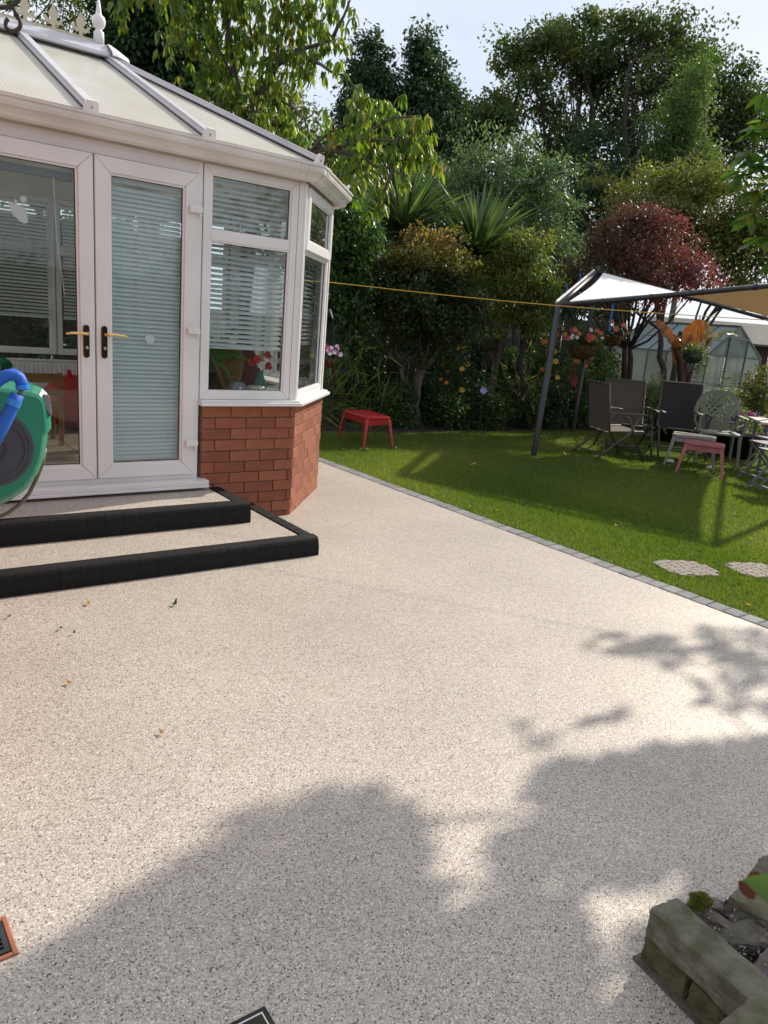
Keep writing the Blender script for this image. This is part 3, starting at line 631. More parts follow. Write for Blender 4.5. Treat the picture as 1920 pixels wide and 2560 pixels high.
t=thing('grey_box','small grey box with rounded corners on the window ledge','box',(2.27,4.74,.865)); MB().prism([(-.055,0),(.055,0),(.05,.062),(.02,.078),(-.045,.07)],(2.27,4.70,.865),(1,0,0),(0,0,1),(0,.07,0)).build('case',M('grey_case',(.22,.26,.29),rough=.5),t,bevel=.006)
MB().lathe([(.010,0),(.010,.0015),(.007,.0018)],(2.28,4.6995,.90),14,(0,-1,0)).build('dial',upvc,t)
t=thing('green_vase','green glazed vase of red and white flowers behind the window','vase',(2.47,4.78,.865))
MB().lathe([(.03,0),(.045,.03),(.048,.06),(.03,.10),(.018,.13),(.024,.15)],(2.47,4.78,.865),18).build('vase',M('green_glaze',(.02,.16,.10),rough=.15),t,smooth=True)
petr=M('red_petal',(.5,.02,.03),rough=.6); petw=M('white_petal',(.75,.68,.66),rough=.6)
rr=random.Random(4)
def flower(c,r,mat,parent,seed,name='bloom',n=6,face=(0,-1,.4)):
    rr=random.Random(seed); s=MB(); A=Vector(face).normalized(); a=A.orthogonal().normalized(); b=A.cross(a); c=Vector(c)
    for k in range(n):
        w=2*math.pi*k/n+rr.uniform(-.2,.2); d=a*math.cos(w)+b*math.sin(w); sd=A.cross(d)
        s.add([c,c+d*r*.6+sd*r*.42+A*r*.18,c+d*r+A*r*rr.uniform(-.1,.3),c+d*r*.6-sd*r*.42+A*r*.18],[(0,1,2,3)])
    s.lathe([(r*.16,0),(r*.1,r*.14)],c,6,A)
    return s.build(name,mat,parent)
for k,(x,z,m_) in enumerate(((2.42,1.10,petr),(2.50,1.13,petr),(2.545,1.10,petw),(2.46,1.06,petw),(2.53,1.05,petr),(2.40,1.07,petr))):
    flower((x,4.74+.01*k,z),.034,m_,t,k); MB().tube([(2.47,4.78,1.0),(x,4.755+.01*k,z)],.002,4).build('stem',strap,t)
t=thing('plastic_bag','crumpled clear plastic bag on the window ledge','bag',(2.40,4.72,.865)); lump((2.40,4.715,.885),(.085,.035,.034),M('crumpled_film',(.45,.45,.42),(.2,.2,.18),rough=.15,scale=30,bump=.8,bscale=30),t,'bag',8)
t=thing('cardboard_box','brown cardboard box inside the narrow side window','box',(2.93,5.15,.865)); MB().box((2.90,5.10,.92),(.12,.10,.11),.8).build('carton',M('cardboard',(.33,.24,.14),rough=.9),t)

# ------------------------------------------------------------------ leaf machinery
def kites(P,D,L_,Wd,rng,fold=.25,nrm=None):
    n=len(P); D=D/np.linalg.norm(D,axis=1,keepdims=True)
    if nrm is None: nrm=rng.normal(size=(n,3))
    S=np.cross(D,nrm); S/=np.linalg.norm(S,axis=1,keepdims=True)+1e-9; Nn=np.cross(S,D)
    L_=np.broadcast_to(L_,(n,))[:,None]; Wd=np.broadcast_to(Wd,(n,))[:,None]
    V=np.stack([P,P+D*L_*.45+S*Wd*.5+Nn*Wd*fold,P+D*L_,P+D*L_*.45-S*Wd*.5+Nn*Wd*fold],1).reshape(-1,3)
    b=np.arange(n)*4; F=np.stack([np.stack([b,b+1,b+2],1),np.stack([b,b+2,b+3],1)],1).reshape(-1,3)
    return V,F
def ball(rng,n):
    d=rng.normal(size=(n,3)); d/=np.linalg.norm(d,axis=1,keepdims=True); return d*(rng.random(n)**(1/2.2))[:,None]
def blobpts(blobs,n,rng,shell=.5,cl=0,clr=.2,flat=.6):
    B=np.array([b[:3] for b in blobs],float); Rr=np.array([b[3:6] if len(b)>=6 else (b[3],)*3 for b in blobs],float)
    w=np.prod(Rr,1)**(2/3); w/=w.sum()
    m=max(1,n//cl) if cl else n
    i=rng.choice(len(B),m,p=w); d=rng.normal(size=(m,3)); d[:,2]+=.15; d/=np.linalg.norm(d,axis=1,keepdims=True)
    ph=rng.uniform(0,6.28,(len(B),6)); lob=1+.20*np.sin(3*d[:,0]+ph[i,0]+2*d[:,2])*1.0+.16*np.sin(5*d[:,1]+ph[i,1])+.12*np.sin(7*d[:,2]+ph[i,2]+4*d[:,0])
    r=(shell+(1-shell)*rng.random(m)**.7)*lob
    C=B[i]+d*r[:,None]*Rr[i]
    if cl:
        t=rng.random(m); sz=rng.uniform(.55,1.35,m); C=np.repeat(C,cl,0); O=np.repeat(d,cl,0); t=np.repeat(t,cl); sz=np.repeat(sz,cl)
        bb=ball(rng,len(C))*clr*sz[:,None]; bb[:,2]*=flat; return C+bb,O,t
    return C,d,rng.random(m)
def crown(name,blobs,n,L_,asp,mat,parent,seed,droop=.3,shell=.45,cl=12,clr=None,tone=None,kind=None,jit=.35,flat=.6):
    g=np.random.default_rng(seed); clr=clr if clr is not None else L_*2.4
    P,O,t=blobpts(blobs,n,g,shell,cl,clr,flat); n=len(P)
    D=O*.7+g.normal(size=(n,3))*.7+np.array([0,0,-droop*1.6])
    nr=np.array([0,0,1.0])+g.normal(size=(n,3))*.65+O*.4
    L=L_*g.uniform(.65,1.25,n); V,F=kites(P,D,L,L*asp,g,.2,nr)
    tn=np.clip(t*(1-jit)+g.random(n)*jit,0,1)
    if tone is not None: tn=np.clip(tone(P,tn,g),0,1)
    return npmesh(name,V,F,mat,parent,np.repeat(tn,2))
bark=M('grey_bark',(.09,.075,.06),(.05,.042,.034),rough=.9,scale=14,bump=.7,bscale=40,dist=.01,stretch=(1,1,.3))
barkd=M('dark_bark',(.035,.028,.022),(.06,.05,.04),rough=.95,scale=12,bump=.7,bscale=40,dist=.01)
barkp=M('pale_stem',(.16,.14,.11),(.09,.08,.06),rough=.85,scale=14,bump=.5,bscale=40,dist=.01)
def limb(mb,a,b,r0,r1,rng,sag=.12,n=7,seg=7):
    a=np.array(a,float);b=np.array(b,float); L=np.linalg.norm(b-a); off=rng.normal(size=3)*L*sag; pts=[];rs=[]
    for k in range(n):
        q=k/(n-1); pts.append(a+(b-a)*q+off*math.sin(math.pi*q)+rng.normal(size=3)*L*.012*(0<k<n-1)); rs.append(r0+(r1-r0)*q)
    mb.tube(pts,rs,seg); return pts
def PB(*L_):
    """blobs given by direction, distance and size in the photograph's pixels -> metres"""
    o=[]
    for b in L_:
        px,py,D,r=b[:4]; k=b[4] if len(b)>4 else 1.0
        c=at(px,py,D); R=r*D/FPX*1.02; o.append((c[0],c[1],c[2],R,R,R*k))
    return o
def tree(name,label,cat,basexy,blobs,trunk_r,leafn,L_,asp,mat,seed,bk=bark,group=None,fork=.45,droop=.3,shell=.45,cl=12,clr=None,tone=None,stems=1,twigs=2,jit=.35,extra=None,cname='crown',z0=-.03):
    g=np.random.default_rng(seed+100); t=thing(name,label,cat,(basexy[0],basexy[1],0),group)
    ex=[]
    for b in blobs:
        for _ in range(3):
            d=g.normal(size=3); d[2]=abs(d[2])*.8-.1; d/=np.linalg.norm(d); q=g.uniform(.22,.42); e=g.uniform(.95,1.22)
            ex.append((b[0]+d[0]*b[3]*e,b[1]+d[1]*b[4]*e,b[2]+d[2]*b[5]*e,b[3]*q,b[4]*q,b[5]*q))
    B=np.array([b[:3] for b in blobs]); zc=B[:,2].mean(); zl=B[:,2].min(); tb=MB(); base=np.array([basexy[0],basexy[1],z0])
    top=np.array([B[:,0].mean(),B[:,1].mean(),zc]); forks=[]
    for s_ in range(stems):
        a=2*math.pi*s_/max(stems,1)+.5; bb=base+np.array([math.cos(a),math.sin(a),0])*(trunk_r*1.6 if stems>1 else 0)
        tgt=bb+(top-bb)*fork+np.array([math.cos(a),math.sin(a),0])*(zl*.12 if stems>1 else 0)
        limb(tb,bb,tgt,trunk_r,trunk_r*.7,g,.03,8,9); forks.append(tgt)
    tb.build('trunk',bk,t,smooth=True)
    for i,b in enumerate(blobs):
        f=min(forks,key=lambda q:np.linalg.norm(q-np.array(b[:3]))); lb=MB(); c=np.array(b[:3]); rr_=trunk_r*.42
        p=limb(lb,f,c,rr_,rr_*.4,g,.10)
        for k in range(twigs):
            d=g.normal(size=3); d[2]=abs(d[2])*.6; d/=np.linalg.norm(d); limb(lb,p[4+k%3],c+d*np.array([b[3],b[4],b[5]])*.8,rr_*.35,rr_*.10,g,.12,5,5)
        lb.build('limb',bk,t,smooth=True)
    o=crown(cname,blobs+ex,leafn,L_,asp,mat,t,seed,droop,shell,cl,clr,tone,jit=jit); tag(o,None,None,None,'stuff')
    return t
# ------------------------------------------------------------------ far trees
oak=leafmat('oak_leaves',[(0.026,0.049,0.023),(0.049,0.086,0.032),(0.090,0.123,0.041),(0.158,0.123,0.045)],rough=.6,trans=.3,spec=.3,tcol=(1.8,2,.9))
oak2=leafmat('dark_evergreen_leaves',[(0.021,0.043,0.025),(0.034,0.068,0.034),(0.064,0.106,0.043)],rough=.6,trans=.2,spec=.3)
conif=leafmat('conifer_sprays',[(0.012,0.036,0.012),(0.022,0.060,0.017),(0.042,0.090,0.024)],rough=.6,trans=.15)
willow=leafmat('willow_leaves',[(0.049,0.089,0.030),(0.078,0.128,0.039),(0.118,0.157,0.059)],rough=.5,trans=.4)
greyl=leafmat('grey_green_leaves',[(0.048,0.087,0.048),(0.081,0.129,0.067),(0.149,0.203,0.121)],rough=.4,trans=.3,spec=.4)
olive=leafmat('olive_hedge_leaves',[(0.044,0.065,0.018),(0.075,0.098,0.025),(0.138,0.138,0.031),(0.125,0.088,0.025)],rough=.5,trans=.35)
cherry=leafmat('cherry_leaves',[(0.043,0.094,0.019),(0.078,0.140,0.025),(0.140,0.187,0.035),(0.265,0.187,0.047)],rough=.42,trans=.42,tcol=(2.6,2.6,.8))
birch=leafmat('birch_leaves',[(.05,.08,.02),(.09,.12,.03)],rough=.5,trans=.4)
tree('broad_tree','largest many stemmed dark tree against the sky at right','tree',at(1490,880,26)[:2],
 PB((1300,150,26,52,.7),(1370,105,26,52,.7),(1460,95,27,60,.7),(1560,110,26,62,.7),(1630,75,26,52,.7),(1700,120,27,58,.7),(1770,190,26,56,.8),(1850,265,26,52,.8),(1335,215,25,42,.7),(1395,285,26,44,.8),(1480,220,27,48,.8),(1545,310,26,44,.9),(1610,250,27,46,.9),(1440,330,25,38,.8),(1800,330,26,56,.9),(1740,300,27,50),(1560,400,26,42),(1260,280,26,30,.8),(1440,170,26,46,.7),(1660,170,25,50,.7),(1880,350,26,44),(1780,440,26,50),(1400,400,26,46),(1630,400,26,44),(1520,180,26,40,.8)),
 .20,46000,.135,.6,oak,21,barkd,fork=.35,stems=4,shell=.35,cl=90,clr=.62,twigs=4,droop=.15,jit=.5)
tree('outlying_tree','smaller dark treetop at the left foot of the broad tree','tree',at(1200,880,24)[:2],PB((1190,290,24,48,.8),(1170,340,24,50),(1240,250,24,30,.7),(1240,330,24,45),(1150,420,24,55),(1120,480,24,50)),.15,14000,.125,.6,oak,22,barkd,shell=.3,cl=70,clr=.45)
def slim(name,label,px,D,tip,base,w,n,seed,mat=oak2):
    bl=[]; 
    for k in range(8):
        q=k/7; py=tip+(base-tip)*q; bl.append((px+(random.Random(seed+k).uniform(-1,1))*w*.16*q,py,D,max(.14*w,w*(.16+.84*q**.7)*.62),1.1))
    return tree(name,label,'tree',at(px,900,D)[:2],PB(*bl),.16,n,.11,.6,mat,seed,barkd,shell=.55,cl=60,clr=.38,fork=.7,twigs=2)
slim('spired_tree','dark pointed tree, left of the twin spires by the sky gap',925,20,105,430,135,30000,31)
slim('spired_tree','dark pointed tree, right of the twin spires by the sky gap',1062,20,105,430,135,32000,32)
slim('conifer','very dark dense conifer rising behind the conservatory roof ridge',370,14,-330,330,220,42000,33,conif)
tree('birch_tree','airy small leaved tree behind the roof cresting','tree',at(90,500,16)[:2],PB((20,60,16,80),(120,30,16,70),(70,-60,16,90),(190,60,16,40),(180,-30,16,60),(0,-140,16,90)),.10,6500,.07,.55,birch,34,shell=.2,cl=40,clr=.3)
tree('feathery_tree','pale green slender tree before the broad tree','tree',at(1700,880,22)[:2],PB((1745,190,22,36,1.3),(1720,260,22,48,1.2),(1690,340,22,62,1.1),(1730,400,22,60),(1660,420,22,55),(1700,480,22,60)),.10,17000,.12,.3,willow,35,barkp,shell=.2,cl=40,clr=.38,droop=.35)
tree('grey_leaved_shrub','tall grey green glossy shrub behind the spiky cordylines','shrub',at(1270,900,13.5)[:2],PB((1290,390,13.5,46),(1200,420,13.5,60),(1340,440,13.5,60),(1375,530,13.5,64),(1280,500,13.5,80),(1180,500,13.5,64),(1120,470,13.5,50),(1390,620,13.5,55),(1320,620,13.5,70),(1230,600,13.5,70),(1150,600,13.5,60),(1380,700,13.5,50)),.07,21000,.085,.38,greyl,36,barkp,shell=.3,cl=34,clr=.26,stems=3,droop=.0,jit=.6)
tree('mixed_hedge','tall olive green hedge behind the red maple at right','hedge',at(1700,900,18)[:2],PB((1520,500,19,60),(1590,520,18,70),(1670,500,18,70),(1740,540,18,80),(1830,540,18,80),(1900,560,18,90),(1800,640,18,90),(1900,680,18,90),(1700,630,18,90),(1970,600,18,90),(1470,540,19,60)),.08,30000,.10,.5,olive,37,barkd,shell=.4,cl=60,clr=.42,stems=3,jit=.55)
tree('backdrop_hedge','dark mass of leaves closing the garden behind the bed','hedge',at(1300,900,17)[:2],PB((860,480,15,90),(960,520,16,90),(1080,560,16,90),(840,650,14,90),(1000,700,16,110),(1150,720,16,110),(1300,760,16,110),(1430,720,17,110),(1450,560,19,70),(1420,480,21,60),(1560,700,20,90),(1480,400,23,55),(1540,460,23,60),(1330,560,17,80)),.1,42000,.12,.55,oak2,38,barkd,shell=.5,cl=60,clr=.45,stems=3)
tree('low_tree','sunlit mid green tree behind the cherry at the roof corner','tree',at(720,700,15)[:2],PB((640,330,15,70),(720,300,15,60),(760,400,15,70),(680,240,15,50),(560,250,15,70)),.09,9000,.09,.5,olive,39,shell=.2,cl=40,clr=.35)
# ------------------------------------------------------------------ cherry with long drooping leaves
def cherry_tree():
    b=at(625,330,9.2); t=thing('cherry_tree','cherry tree with long drooping leaves over the conservatory roof','tree',(b[0],b[1],0)); g=np.random.default_rng(7)
    tb=MB(); limb(tb,(b[0],b[1],-.02),b,.11,.085,g,.01,6,10); tb.build('trunk',bark,t,smooth=True)
    def P(px,py,D): return at(px,py,D)
    lines=[[(625,330,9.2),(640,240,9.1),(690,165,9),(745,125,8.8),(830,100,8.5)],[(745,125,8.8),(800,160,8.4),(860,190,8.2),(930,260,8)],[(690,165,9),(715,60,9),(730,-60,9)],[(625,330,9.2),(590,200,9.3),(570,60,9.3),(560,-80,9.3)],
      [(590,200,9.3),(545,120,9.2),(510,20,9.2)],[(640,300,9.2),(655,200,9.3),(660,80,9.3)],[(700,430,8.6),(770,385,8.2),(830,375,8),(900,340,7.8),(980,295,7.6),(1050,290,7.5)],[(770,385,8.2),(800,350,8),(870,310,8),(900,260,8)],
      [(830,375,8),(910,395,7.8),(980,420,7.6),(1020,440,7.6)],[(900,340,7.8),(960,350,7.6),(1040,360,7.5)],[(830,100,8.5),(860,40,8.4),(880,-40,8.4)],[(620,300,9.2),(560,260,9.3),(500,230,9.4)],[(590,200,9.3),(520,170,9.3),(470,120,9.3)],[(640,240,9.1),(700,250,9),(760,300,8.8)],[(980,420,7.6),(960,480,7.6),(950,520,7.6)]]
    for k,ln in enumerate(lines):
        m=MB(); r0=(.055 if k in (0,3) else .032 if k in (6,) else .022); n=len(ln); pts=[]
        W=[P(*q) for q in ln]
        for i in range(n-1):
            for q in (0,.5): pts.append(W[i]*(1-q)+W[i+1]*q+(g.normal(size=3)*.02 if q else 0))
        pts.append(W[-1]); m.tube(pts,[r0*(1-.75*i/(len(pts)-1)) for i in range(len(pts))],7); m.build('branch',bark,t,smooth=True)
    m=MB(); a=P(625,330,9.2); limb(m,(a[0],a[1],a[2]-.6),P(700,430,8.6),.05,.035,g,.03); m.build('branch',bark,t,smooth=True)
    blobs=PB((560,40,9.2,95),(480,110,9.4,75),(640,60,9.2,85),(720,40,8.9,80),(800,30,8.6,70),(850,90,8.5,45),(700,170,8.9,75),(600,170,9.2,80),(520,190,9.4,70),(640,260,9.1,60),(580,270,9.2,50),(780,150,8.6,55),(860,190,8.3,40),(900,270,8,52),(830,320,8,45),(960,300,7.8,70),(1040,320,7.6,62),(1000,390,7.6,70),(1060,400,7.6,45),(900,390,7.8,70),(930,460,7.7,60),(870,450,7.9,45),(960,520,7.6,38),(740,360,8.5,52),(700,300,8.9,45),(560,-60,9.2,120),(760,-50,8.8,110),(300,10,8.8,38),(350,-30,8.8,60),(460,20,9,60))
    # whorls: several leaves hang from one twig end
    nw=900; C,O,tn=blobpts(blobs,nw,g,.25,0); k=7; C=np.repeat(C,k,0);O=np.repeat(O,k,0); tn=np.repeat(tn,k); n=len(C)
    a=g.uniform(0,6.28,n); D=np.stack([np.cos(a)*.55,np.sin(a)*.55,-g.uniform(.35,1.3,n)],1); D/=np.linalg.norm(D,axis=1,keepdims=True)
    L_=g.uniform(.08,.15,n); out=np.stack([np.cos(a),np.sin(a),.5+0*a],1); S=np.cross(D,out); S/=np.linalg.norm(S,axis=1,keepdims=True); Nn=np.cross(S,D); w=L_*.15
    C=C+g.normal(size=C.shape)*.012
    tn=np.clip(.35*tn+.65*g.random(n)-.05,0,1)
    # six point leaf: base, two widths, tip, curved
    def leafv(C,D,S,Nn,L_,w):
        L1=L_[:,None];w1=w[:,None]
        return np.stack([C,C+D*L1*.35+S*w1+Nn*w1*.5,C+D*L1*.7+S*w1*.8-Nn*w1*.1,C+D*L1-Nn*L1*.12,C+D*L1*.7-S*w1*.8-Nn*w1*.1,C+D*L1*.35-S*w1+Nn*w1*.5,C+D*L1*.38+Nn*w1*.1,C+D*L1*.7-Nn*w1*.5],1)
    V=leafv(C,D,S,Nn,L_,w); Fq=np.array([[0,1,6],[0,6,5],[1,2,6],[2,7,6],[5,6,4],[4,6,7],[2,3,7],[4,7,3]])
    px,py,dz=proj(C); vis=(px>440)&(px<1120)&(py>-10)&(py<560)&((px>760)|(py<250)); order=np.argsort(np.where(vis,dz-L_*6,99)); sel=order[:290]; rest=np.ones(n,bool); rest[sel]=False
    Vr=V[rest].reshape(-1,3); F=(np.arange(rest.sum())[:,None,None]*8+Fq[None]).reshape(-1,3)
    tag(npmesh('crown',Vr,F,cherry,t,np.repeat(tn[rest],8)),None,None,None,'stuff')
    for i in sel:
        Vi=V[i]-C[i]; me=bpy.data.meshes.new('leaf'); me.from_pydata([tuple(map(float,p)) for p in Vi],[],Fq.tolist()); me.materials.append(cherry)
        at_=me.attributes.new('tone','FLOAT','FACE'); at_.data.foreach_set('value',[float(tn[i])]*8); me.update(); inst('leaf',me,Vector(C[i]),t)
cherry_tree()

# ------------------------------------------------------------------ garden bed
dkg=leafmat('dark_maple_leaves',[(0.014,0.034,0.013),(0.025,0.053,0.017),(0.042,0.070,0.022)],rough=.5,trans=.25)
bronze=leafmat('maple_leaves',[(0.020,0.042,0.014),(0.042,0.063,0.017),(0.140,0.140,0.028),(0.280,0.182,0.070)],rough=.5,trans=.42,tcol=(2.2,2,1))
yelg=leafmat('yellow_green_leaves',[(0.047,0.074,0.016),(0.095,0.128,0.024),(0.189,0.162,0.034)],rough=.45,trans=.4)
redl=leafmat('red_maple_leaves',[(.035,.045,.016),(.065,.050,.025),(.14,.050,.045),(.26,.07,.085)],rough=.5,trans=.45,tcol=(1.7,1.1,1.1))
bushg=leafmat('bush_leaves',[(0.026,0.058,0.018),(0.046,0.098,0.026),(0.091,0.143,0.046)],rough=.4,trans=.35)
paleg=leafmat('pale_bush_leaves',[(.05,.08,.035),(.11,.14,.07),(.20,.22,.12)],rough=.45,trans=.35)
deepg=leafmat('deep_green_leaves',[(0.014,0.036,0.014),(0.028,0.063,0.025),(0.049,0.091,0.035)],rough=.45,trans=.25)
cordm=leafmat('cordyline_blades',[(0.033,0.065,0.028),(0.065,0.102,0.046),(0.121,0.158,0.074)],rough=.35,trans=.3)
def bronze_tone(P,t,g):
    z=P[:,2]; return .10+.35*t+.75*np.clip((z-2.0)/.5,0,1)*g.random(len(t))**.5
tree('bronze_topped_maple','rounded dark maple with bronze new growth on top behind the red table','tree',at(1045,950,10.9)[:2],
 PB((970,700,10.6,66),(1060,665,10.6,80),(1140,705,10.6,62),(990,770,10.6,78),(1090,780,10.6,85),(915,740,10.6,48),(1155,780,10.6,50),(1030,840,10.6,60),(1110,845,10.6,55),(940,672,10.6,34),(1000,655,10.7,38),(1100,662,10.7,38)),.045,26000,.055,.55,bronze,51,barkp,stems=3,shell=.35,cl=26,clr=.17,tone=bronze_tone,jit=.7)
tree('corner_bush','tall leafy green bush right beside the conservatory corner','bush',at(850,950,10.4)[:2],PB((860,560,10.2,52),(850,630,10.2,66),(880,700,10.2,60),(830,740,10.2,55),(900,600,10.2,46),(840,810,10.4,50)),.04,12000,.075,.5,bushg,52,barkd,stems=2,shell=.35,cl=24,clr=.2)
tree('yellowing_tree','small yellowish green tree left of the canopy post','tree',at(1335,1000,11.8)[:2],PB((1265,655,11.4,52),(1325,670,11.4,56),(1290,730,11.4,64),(1360,740,11.4,42),(1235,700,11.4,44),(1345,800,11.4,42),(1260,780,11.4,40),(1310,620,11.4,40)),.05,12000,.07,.32,yelg,53,barkd,fork=.75,shell=.25,cl=26,clr=.2,droop=.6)
def red_tone(P,t,g):
    px,py,_=proj(P); x=np.clip((P[:,0]*.62-P[:,1]*.78)-.55,-1.2,1.6); return .42*t+.22+.22*x+.10*g.random(len(t))
acb=at(1562,960,13)
tree('red_maple','red leaved maple above the white shade canopy','tree',acb[:2],PB((1600,545,13.2,38,.8),(1560,575,13,40,.7),(1650,570,13.2,44,.7),(1510,620,12.8,44,.7),(1580,640,13,56,.7),(1680,620,13.2,48,.7),(1730,660,13.2,36,.7),(1750,710,13.2,30,.7),(1450,680,12.6,38,.7),(1620,690,13,50,.7),(1510,710,13,42,.6),(1700,710,13.2,40,.6),(1570,530,13.2,24),(1640,740,13,30,.7),(1545,750,13,36,.6),(1430,720,12.6,26)),.06,18000,.06,.42,redl,54,barkd,stems=2,fork=.5,shell=.4,cl=40,clr=.26,tone=red_tone,droop=.3,jit=.6)
# cordylines: every blade a part
def cordyline(label,px,py,D,R_len,n,seed):
    c=at(px,py,D); t=thing('cordyline',label,'palm',(c[0],c[1],0),'spiky cordylines'); g=random.Random(seed)
    m=MB(); m.tube([(c[0]+.1,c[1],-.02),(c[0]+.05,c[1]+.03,c[2]*.5),tuple(c)],[.07,.06,.06],9); m.build('trunk',barkd,t,smooth=True)
    ms=[]
    for k in range(7):
        L_=R_len*g.uniform(.85,1.05); bend=g.uniform(.05,.22); pts=[(0,0,0)]
        pts=[(L_*q,0,-bend*L_*q*q) for q in (0,.25,.5,.75,1)]
        V,F=ribbon(pts,[.014,.030,.028,.016,.001],.3); b=MB(); b.add(V,F); me=bpy.data.meshes.new('blade'); me.from_pydata(b.v,[],b.f); me.materials.append(cordm)
        a=me.attributes.new('tone','FLOAT','FACE'); a.data.foreach_set('value',[g.random()]*len(F)); me.update(); ms.append(me)
    for k in range(n):
        el=g.triangular(-.35,1.45,.75); az=g.uniform(0,6.283); me=g.choice(ms)
        o=inst('blade',me,c+np.array([0,0,g.uniform(-.12,.06)]),t); o.rotation_euler=(g.uniform(-.4,.4),-el,az); s_=g.uniform(.8,1.05); o.scale=(s_,s_,s_)
cordyline('spiky cordyline behind the maple, nearer the conservatory',1005,575,11.6,1.22,220,1)
cordyline('spiky cordyline to the right of the other one, in front of the grey green shrub',1190,632,11.6,1.15,220,2)
# shrubs of the border
def shrub(name,label,px,D,h,w,n,L_,asp,mat,seed,group=None,base=None,droop=.2,shell=.3,tone=None,z0=.0,stemn=4,cl=8):
    b=at(px,900,D); g=np.random.default_rng(seed); t=thing(name,label,'shrub',(b[0],b[1],0),group); bl=[]
    for k in range(5):
        q=k/4; bl.append((b[0]+g.uniform(-.25,.25)*w,b[1]+g.uniform(-.25,.25)*w,z0+h*(.22+.6*q),w*(.62-.18*q),w*(.62-.18*q),h*.24))
    m=MB()
    for k in range(stemn): limb(m,(b[0]+g.uniform(-.05,.05),b[1]+g.uniform(-.05,.05),-.02),(b[0]+g.uniform(-.35,.35)*w,b[1]+g.uniform(-.35,.35)*w,h*.8),.009,.004,g,.08,5,5)
    o=m.build('stems',barkd,t); tag(o,None,None,None,'stuff')
    o=crown('foliage',bl,n,L_,asp,mat,t,seed,droop,shell,cl,None,tone); tag(o,None,None,None,'stuff'); return t,bl
def blooms(t,bl,k,r,mat,seed,zmin=.4,name='bloom'):
    g=np.random.default_rng(seed)
    for i in range(k):
        b=bl[g.integers(2,len(bl))]; d=g.normal(size=3); d[1]=-abs(d[1]); d[0]=-abs(d[0])*.5; d/=np.linalg.norm(d); c=np.array(b[:3])+d*np.array([b[3],b[4],b[5]])*1.05
        flower(c,r*g.uniform(.8,1.15),mat,t,int(g.integers(1e6)),name,7,(-.6,-.6,.5))
yel=M('yellow_petal',(.62,.42,.07),rough=.6); ora=M('orange_petal',(.62,.20,.04),rough=.6); pnk=M('pink_petal',(.55,.05,.14),rough=.6); mag=M('magenta_petal',(.42,.02,.26),rough=.6); lil=M('lilac_petal',(.36,.30,.62),rough=.6); whi=M('pure_white_petal',(.75,.75,.76),rough=.6); sal=M('salmon_petal',(.60,.16,.12),rough=.6); purp=M('purple_petal',(.12,.05,.35),rough=.6)
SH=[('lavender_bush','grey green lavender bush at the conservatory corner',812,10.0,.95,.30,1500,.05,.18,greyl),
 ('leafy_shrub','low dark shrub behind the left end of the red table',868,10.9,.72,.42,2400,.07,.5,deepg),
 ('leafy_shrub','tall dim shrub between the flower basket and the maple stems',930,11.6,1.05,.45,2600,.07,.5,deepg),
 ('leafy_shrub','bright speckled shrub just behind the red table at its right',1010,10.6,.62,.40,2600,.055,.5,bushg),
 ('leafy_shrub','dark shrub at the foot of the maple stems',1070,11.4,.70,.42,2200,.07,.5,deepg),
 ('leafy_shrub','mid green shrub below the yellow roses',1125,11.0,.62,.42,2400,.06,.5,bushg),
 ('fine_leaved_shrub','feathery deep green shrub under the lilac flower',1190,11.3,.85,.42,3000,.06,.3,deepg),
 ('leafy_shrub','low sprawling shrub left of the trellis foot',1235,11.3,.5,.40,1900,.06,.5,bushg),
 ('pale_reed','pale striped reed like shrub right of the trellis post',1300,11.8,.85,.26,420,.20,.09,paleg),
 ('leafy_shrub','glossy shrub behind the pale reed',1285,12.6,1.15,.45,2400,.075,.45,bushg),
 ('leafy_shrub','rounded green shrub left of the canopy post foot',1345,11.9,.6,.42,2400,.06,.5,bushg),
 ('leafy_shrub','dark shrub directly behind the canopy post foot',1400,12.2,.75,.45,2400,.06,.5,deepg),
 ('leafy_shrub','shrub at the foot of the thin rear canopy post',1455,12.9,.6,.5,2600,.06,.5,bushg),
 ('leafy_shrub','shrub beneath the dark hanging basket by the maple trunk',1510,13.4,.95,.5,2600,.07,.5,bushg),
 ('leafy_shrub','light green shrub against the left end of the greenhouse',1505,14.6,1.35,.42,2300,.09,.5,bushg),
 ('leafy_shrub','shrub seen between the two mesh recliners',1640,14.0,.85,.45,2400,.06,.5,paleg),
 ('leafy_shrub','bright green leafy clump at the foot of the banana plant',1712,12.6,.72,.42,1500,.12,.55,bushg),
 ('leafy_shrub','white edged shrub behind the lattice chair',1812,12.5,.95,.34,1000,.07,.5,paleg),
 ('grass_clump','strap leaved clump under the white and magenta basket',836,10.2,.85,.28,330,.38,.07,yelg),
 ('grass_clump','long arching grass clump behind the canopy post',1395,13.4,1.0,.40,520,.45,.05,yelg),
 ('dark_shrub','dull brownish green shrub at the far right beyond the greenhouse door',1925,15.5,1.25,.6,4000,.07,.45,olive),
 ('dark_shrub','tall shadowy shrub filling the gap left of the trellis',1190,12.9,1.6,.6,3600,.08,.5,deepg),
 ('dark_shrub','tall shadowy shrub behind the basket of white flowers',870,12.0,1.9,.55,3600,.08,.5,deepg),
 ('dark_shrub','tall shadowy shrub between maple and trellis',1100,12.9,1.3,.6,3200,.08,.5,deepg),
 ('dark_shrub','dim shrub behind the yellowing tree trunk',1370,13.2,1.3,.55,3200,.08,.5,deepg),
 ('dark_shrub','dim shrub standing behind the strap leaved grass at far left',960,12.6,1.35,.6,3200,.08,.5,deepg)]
SB={}
for k,(nm,lb,px,D,h,w,n_,L_,asp,mt) in enumerate(SH): SB[lb]=shrub(nm,lb,px,D,h,w,n_,L_,asp,mt,200+k,None,droop=-.3 if 'reed' in nm or 'clump' in nm else .15)
